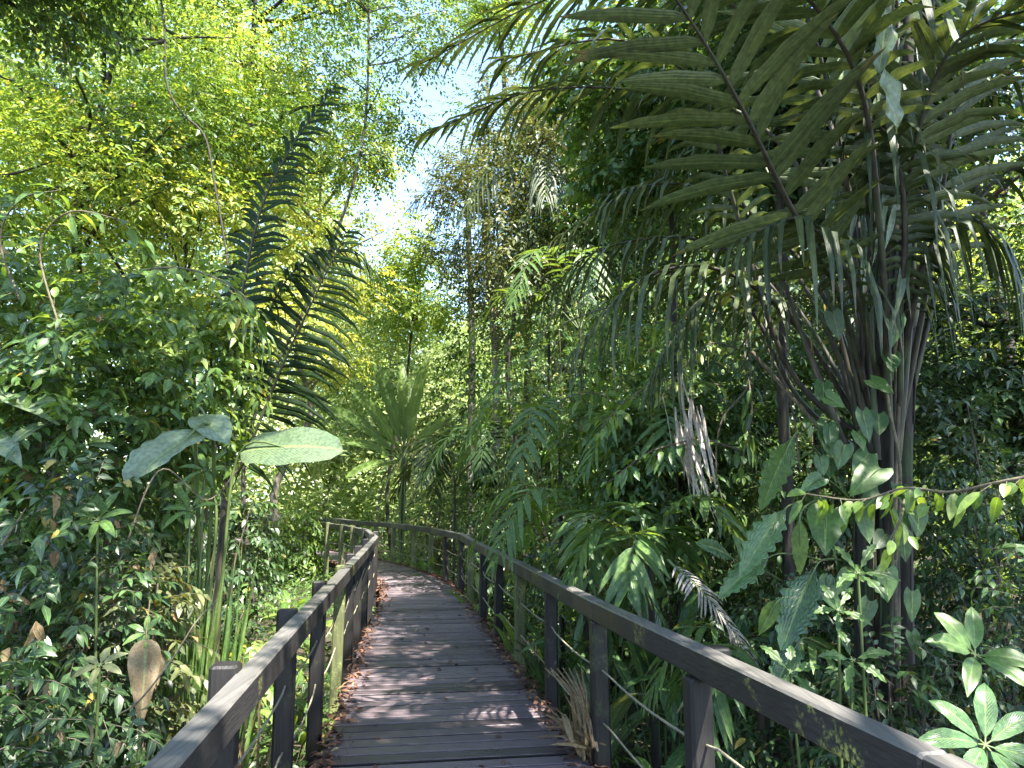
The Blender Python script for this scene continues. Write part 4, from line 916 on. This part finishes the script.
bl_plant("ivy-like climber with heart-shaped leaves clinging to the dark palm stems", b, its, G_MID, normal=(0, -.9, .5), sag=.03, sr=.004, name="heart_leaved_climber", cat="climber")

def branch(label, pts, n, lf, mat, seed, r=.008, droop=.3, w=.4, name="leafy_branch"):
    rng = np.random.default_rng(seed); p = PP(pts); root = thing(name, label, "branch", p[0]); ms = MB(); tube(ms, p, [r, r * .8, r * .4], 6, n=30)
    C = curve(p, n + 1)[1:]; T = nrm(np.gradient(C, axis=0)); S = nrm(np.cross(T, [0, 0, 1])); sg = np.where(np.arange(n) % 2, 1, -1)[:, None]
    sg = np.where(rng.random((n, 1)) < .2, -sg, sg); d = T * .4 + S * sg * .7 - np.array([0, 0, droop]) + rng.normal(0, .38, (n, 3)); 
    off = nrm(d) * (lf * rng.uniform(.1, .7, (n, 1))); m = MB()
    for a_, b_ in zip(C, C + off): tube(ms, [a_, b_], [.0022, .0014], 4, rnd=.5)
    ms.build("stem", VINE, p[0], root); C = C + off; m = MB()
    leaves(m, C, d, rng.normal(0, .4, (n, 3)) + [0, -.5, .8], lf * rng.uniform(.35, 1.2, n), lf * w * rng.uniform(.7, 1.1, n), rng.uniform(.1, .95, n), 'oval', rng.uniform(0, .4, n), .2, .3); m.build("foliage", mat, p[0], root)
branch("lichen-crusted branch with lime-green leaves reaching in across the dark thicket", [(1060, 470, 2.9), (1000, 482, 3.0), (950, 492, 3.2), (905, 488, 3.3), (860, 500, 3.4), (806, 494, 3.5)], 40, .12, G_BRIGHT, 1, droop=.5)
branch("thin branch of fresh leaves hanging over the climbing lobed leaves", [(905, 500, 3.4), (900, 520, 3.3), (890, 540, 3.3)], 7, .12, G_BRIGHT, 2, droop=.8)
branch("arching spray of narrow bright leaves in front of the shaded bank", [(700, 330, 6.6), (660, 322, 6.5), (620, 335, 6.4), (580, 352, 6.3)], 34, .17, G_BRIGHT, 3, w=.3)
branch("spray of green leaves over the broad rosettes of the shaded bank", [(720, 385, 6.4), (670, 378, 6.2), (630, 398, 6.1), (600, 428, 6.0)], 36, .14, G_BRIGHT, 4)
branch("twig of lime-green leaves poking from the bank toward the walk", [(560, 300, 11), (540, 340, 10.8), (520, 360, 10.6), (495, 370, 10.5)], 18, .17, G_BRIGHT, 5)
branch("lower spray of glossy green leaves over the glossy understory", [(740, 450, 6), (700, 440, 5.9), (650, 452, 5.8), (612, 480, 5.8)], 36, .14, G_MID, 14)
branch("trailing leafy shoot between leaning pole and drooping leaflets", [(760, 300, 5.8), (745, 350, 5.7), (752, 410, 5.6), (740, 470, 5.6)], 34, .13, G_MID, 15, droop=.5)
branch("leafy shoot with lime tips at the middle of the shaded bank", [(560, 400, 8), (590, 392, 7.9), (620, 405, 7.8), (650, 430, 7.7)], 34, .17, G_BRIGHT, 16)
branch("yellow-green sprig over the hanging dry frond", [(742, 350, 6.2), (712, 343, 6.1), (690, 360, 6.0), (668, 390, 5.9)], 28, .12, G_YEL, 6, w=.35)
branch("leafy shoot reaching right from the vine-smothered shrub", [(140, 270, 5), (180, 268, 4.9), (220, 280, 4.8), (255, 305, 4.7)], 22, .15, G_BRIGHT, 7, w=.36)
branch("arching shoot above the vine-smothered shrub", [(60, 330, 4.8), (40, 250, 4.8), (70, 212, 4.7), (130, 222, 4.6)], 24, .16, G_BRIGHT, 8, w=.36)
branch("narrow-leaved shoot standing over the photo's left border shrub", [(20, 300, 4.8), (0, 240, 4.8), (20, 200, 4.7), (60, 190, 4.6)], 20, .15, G_BRIGHT, 9, w=.36)

# small understory palms and rosettes
def small_palm(label, px, py, d, k, R, L, W, mat, seed, group=None, nl=13, drop=.55, foot=None, droop=.35, h=None, fan=(0, 2 * pi)):
    rng = np.random.default_rng(seed + 70); c = P(px, py, d); base = np.array([c[0], c[1], g1(c[0], c[1]) - .05])
    root = thing("understory_palm", label, "palm", base, group)
    m = MB(); tube(m, [base, (base + c) / 2, c], [.035, .03, .025], 7, n=8); m.build("trunk", BARK, base, root)
    for i in range(k):
        a = fan[0] + (fan[1] - fan[0]) * (i + rng.uniform(-.2, .2)) / k; e = rng.uniform(.5, 1.1); dr = np.array([cos(a), sin(a), 0])
        r = R * rng.uniform(.8, 1.1)
        pts = [c, c + dr * r * .3 + [0, 0, r * .5 * e], c + dr * r * .7 + [0, 0, r * .55 * e], c + dr * r * 1.05 + [0, 0, r * (.55 * e - drop)]]
        palm_frond(root, base, pts, nl, L, W, mat, seed * 31 + i, rr=.010, stem=STEMG, droop=droop, start=.3, a0=65, a1=30, jit=.08)
UG = "understory palms on the shaded bank"
small_palm("small palm with pale broad leaflets above the far posts", 585, 545, 7.4, 8, 1.0, .42, .07, G_PALMG, 1, UG)
small_palm("small palm with grey-green drooping fronds near the bend", 500, 475, 14, 7, 1.6, .55, .07, G_PALMD, 2, UG, nl=20)
small_palm("dark arching palm leaning toward the far railing", 455, 480, 17, 7, 1.8, .6, .07, G_PALM, 3, UG, nl=22)
small_palm("stiff-leaved small palm in the middle of the shaded bank", 560, 450, 9.4, 7, 1.2, .45, .07, G_PALMG, 4, UG)
small_palm("small palm high on the bank under drooping leaflets", 580, 330, 13, 8, 1.9, .6, .06, G_PALMG, 5, UG, nl=20)
small_palm("small palm behind the dry leaf sheaf with wide dark leaflets", 650, 560, 6.2, 7, .8, .4, .07, G_PALMG, 6, UG)
small_palm("small palm below the pale dead frond", 760, 690, 4.9, 6, .7, .32, .05, G_PALMG, 7, UG)
small_palm("shaded small palm above the glossy rosettes", 676, 470, 7.4, 7, 1.0, .4, .06, G_PALMG, 8, UG)
small_palm("palm with hanging grey fringe under the pale vine-draped trunk", 548, 240, 15, 8, 2.0, .8, .05, G_PALM, 9, UG, nl=24, droop=1.2)

def rosette(label, px, d, h, k, L, w, mat, seed, group=None, spread=.5, proto=None, pet=.45, py=None):
    rng = np.random.default_rng(seed + 40)
    x = (px - 512) / F * d * 1.0; y = d; base = np.array([x, y, g1(x, y) - .02])
    root = thing("broadleaf_rosette", label, "plant", base, group); ms = MB()
    for i in range(k):
        a = 2 * pi * (i + rng.uniform(-.3, .3)) / k; dr = np.array([cos(a), sin(a), 0]); e = rng.uniform(.6, 1.25)
        s = base + dr * spread * .4 * e + [0, 0, h * pet * rng.uniform(.7, 1.3)]
        t = s + nrm(dr * spread + np.array([0, 0, h * .5 * rng.uniform(-.2, 1.2)])) * L * rng.uniform(.75, 1.15)
        m = MB(); bigleaf(m, s, t, w * rng.uniform(.8, 1.2), (0, 0, 1) - dr * .4, 'lance' if i % 3 else 'oblong', rng.uniform(.08, .22), .25, rnd=rng.uniform(.1, .9), rng=rng, curl=rng.uniform(0, .15), rows=11, cols=3)
        m.build("leaf", mat, base, root); tube(ms, [base, (base + s) / 2 + dr * .02, s, (s + t) / 2 + [0, 0, .02]], [.008, .007, .006, .003], 5, n=10)
    ms.build("stem", STEMG, base, root); return root
RG = "broad-leaved rosettes below the railing"
specs = [
 ("glossy rosette behind the nearest post, leaves over the rope", 648, 4.7, .9, 9, .55, .13, G_GLOSS), ("tall glossy rosette under the nearest stretch of handrail", 745, 3.9, .9, 9, .5, .13, G_GLOSS),
 ("rosette with light green upright leaf beside the nearest post", 612, 4.4, .5, 7, .4, .12, G_BRIGHT), ("broad rosette with a huge dull leaf behind the dry leaf sheaf", 585, 6.4, 1.0, 8, .7, .26, G_BANANA),
 ("dark rosette between the second and third posts", 560, 7.2, 1.7, 10, .55, .13, G_GLOSS), ("green rosette near the fifth post", 530, 8.6, 1.6, 10, .55, .14, G_BRIGHT),
 ("shaded rosette above the rope at the third post", 606, 6.9, 2.2, 11, .6, .15, G_GLOSS), ("tall shaded rosette in front of the stiff-leaved small palm", 655, 6.4, 2.4, 11, .7, .19, G_GLOSS),
 ("broad-leaved rosette below the hanging dry frond", 712, 5.7, 2.3, 11, .65, .16, G_GLOSS), ("mid green rosette under the pale dead frond", 680, 5.0, 1.5, 10, .5, .12, G_MID),
 ("rosette at the outer side of the far posts", 486, 12.0, 1.6, 10, .6, .14, G_BRIGHT), ("small rosette beside the far mossy posts", 432, 17, 1.3, 9, .6, .16, G_BRIGHT),
 ("rosette squeezed beneath the handrail at the photo's bottom", 800, 3.3, .7, 8, .42, .12, G_GLOSS), ("low rosette in the bottom right, behind the handrail", 880, 3.4, .8, 8, .4, .11, G_GLOSS),
]
for i, s in enumerate(specs): rosette(*s, seed=i, group=RG)
LG = "sunlit plants between thicket and railing"
specs = [
 ("sunlit rosette beside the second post of the thicket-side railing", 288, 7.4, .9, 10, .38, .12, G_BRIGHT), ("bright rosette nearest to the foot of the wide grey leaf", 262, 9.0, .9, 10, .45, .13, G_YEL),
 ("shaded rosette low beside the near rope", 285, 4.6, .5, 8, .3, .08, G_MID), ("bright rosette beside the mossy post", 318, 8.6, .7, 9, .36, .11, G_YEL),
 ("green rosette between the strap-leaved clump and handrail", 250, 6.2, .7, 9, .34, .10, G_MID), ("small rosette poking between the near posts", 318, 5.4, .4, 8, .26, .08, G_MID),
 ("bright rosette where the railing shrinks into the distance", 318, 12.5, .9, 9, .5, .15, G_YEL), ("yellow-green rosette below the far dark posts", 300, 14, .9, 9, .5, .15, G_BRIGHT),
 ("shaded rosette at the foot of the strap-leaved clump", 240, 4.3, .4, 8, .28, .07, G_DARK), ("light green rosette half hidden by the second post", 306, 6.6, .7, 9, .32, .10, G_BRIGHT),
 ("spreading rosette in the middle of the sunlit strip", 272, 10.6, .9, 10, .5, .14, G_BRIGHT), ("dark green rosette at the back of the sunlit strip", 250, 13, 1.0, 10, .55, .15, G_MID)]
for i, s in enumerate(specs): rosette(*s, seed=50 + i, group=LG)

# big nest plant at the bend
b = np.array([*P(402, 500, 19.5)[:2], 0]); b[2] = g1(b[0], b[1])
bl_plant("sunlit plant with long upright wavy leaves radiating like a nest beyond the bend", b, [
    ((400, 452, 19.5), (356, 396, 19.2), .36, {}), ((398, 455, 19.5), (326, 412, 19.0), .40, {}), ((402, 448, 19.5), (378, 372, 19.6), .36, {}), ((404, 448, 19.6), (402, 372, 20.2), .30, {}),
    ((406, 448, 19.6), (426, 366, 19.8), .34, {}), ((408, 452, 19.5), (443, 442, 18.6), .38, dict(rnd=.9)), ((398, 458, 19.4), (330, 444, 18.8), .34, {}), ((408, 455, 19.4), (452, 418, 20), .36, {}),
    ((408, 460, 19.4), (440, 478, 18.6), .34, dict(rnd=.9)), ((400, 462, 19.3), (352, 476, 18.5), .30, {}), ((403, 448, 19.8), (410, 388, 20.6), .40, {})],
    G_NEST, normal=(0, -.7, .7), sag=.10, fold=.35, shape='oblong', notch=.1, lobes=8, name="nest_plant", sr=.03)

# far palm whose frond shows in the sky gap
def gap_palm():
    base = np.array([*P(470, 500, 21)[:2], 0]); base[2] = g1(*base[:2]); root = thing("feather_palm", "far palm with one pale frond fanned across the blue sky gap", "palm", base)
    m = MB(); tube(m, [base, P(472, 350, 21), P(468, 215, 21)], [.12, .1, .08], 8, n=14); m.build("trunk", BARKP, base, root)
    for i, q in enumerate([[(468, 215, 21), (450, 196, 21), (428, 192, 21), (406, 212, 21)], [(468, 215, 21), (462, 190, 21), (448, 178, 21), (430, 180, 21)], [(468, 215, 21), (452, 210, 21), (436, 222, 21), (426, 246, 21)], [(468, 215, 21), (482, 180, 21), (500, 178, 21), (516, 200, 21)], [(468, 215, 21), (468, 170, 22), (480, 150, 22), (500, 155, 22)]]):
        palm_frond(root, base, PP(q), 26, .85, .05, G_PALM, 60 + i, rr=.02, droop=.75, start=.15)
gap_palm()

# dry fronds
def dry_things():
    rng = np.random.default_rng(9)
    base = P(592, 752, 5.0); m = MB(); n = 34
    tips = np.array([P(rng.uniform(528, 588), rng.uniform(640, 735), rng.uniform(4.9, 5.5)) for _ in range(n)]); O = base + rng.normal(0, .05, (n, 3)); v = tips - O
    leaves(m, O, v, rng.normal(0, 1, (n, 3)) + [0, -1, 0], np.linalg.norm(v, axis=1) * rng.uniform(.7, 1.1, n), rng.uniform(.015, .045, n), rng.uniform(.1, .95, n), 'strip', rng.uniform(-.2, .35, n), .2, .5)
    for k in range(7): tube(m, [base + rng.normal(0, .03, 3), P(575 + k * 2, 700, 5.1), P(545 + k * 6, 668, 5.2)], [.014, .01, .004], 5, n=10)
    o = m.build("dry_leaf_sheaf", DRY, base); o.location = tuple(base); tag(o, "sheaf of dead tan leaves collapsed against the railing posts", "dead leaves")
    base = P(684, 415, 5.9); m = MB(); n = 26; O = base + rng.normal(0, 1, (n, 3)) * [.06, .06, .12]
    T = np.column_stack([rng.normal(.16, .09, n), rng.normal(0, .1, n), -np.ones(n)]); leaves(m, O, T, rng.normal(0, 1, (n, 3)), rng.uniform(.35, .9, n), rng.uniform(.015, .04, n), rng.uniform(.2, .95, n), 'strip', .08, 0, .6)
    tube(m, [P(680, 330, 6.0), base, P(700, 470, 5.9)], [.012, .012, .005], 5, n=8)
    o = m.build("hanging_dry_frond", PALE, base); o.location = tuple(base); tag(o, "bleached dead frond hanging straight down on the shaded bank", "dead frond")
    for nm, lab, pts, n, L, sd in [("fallen_pale_frond", "greyish dead comb-like frond lying behind the near handrail", [(668, 560, 5.0), (700, 590, 4.8), (728, 625, 4.7), (748, 655, 4.6)], 24, .22, 1), ("faded_palm_frond", "bleached drooping frond standing out over the glossy understory", [(652, 610, 6.1), (632, 552, 6.0), (604, 520, 5.95), (566, 522, 5.9)], 15, .36, 2)]:
        p = PP(pts); mb = frond_mesh(p, n, L, .02 if sd == 1 else .06, np.random.default_rng(sd), droop=.3, start=.1 if sd == 1 else .35); rt = thing(nm, lab, "dead frond" if sd == 1 else "frond", p[0])
        mb.build("foliage", PALE if sd == 1 else G_BANANA, p[0], rt); m2 = MB(); tube(m2, p, [.01, .004], 5, n=20); m2.build("rachis", STEMG, p[0], rt)
dry_things()
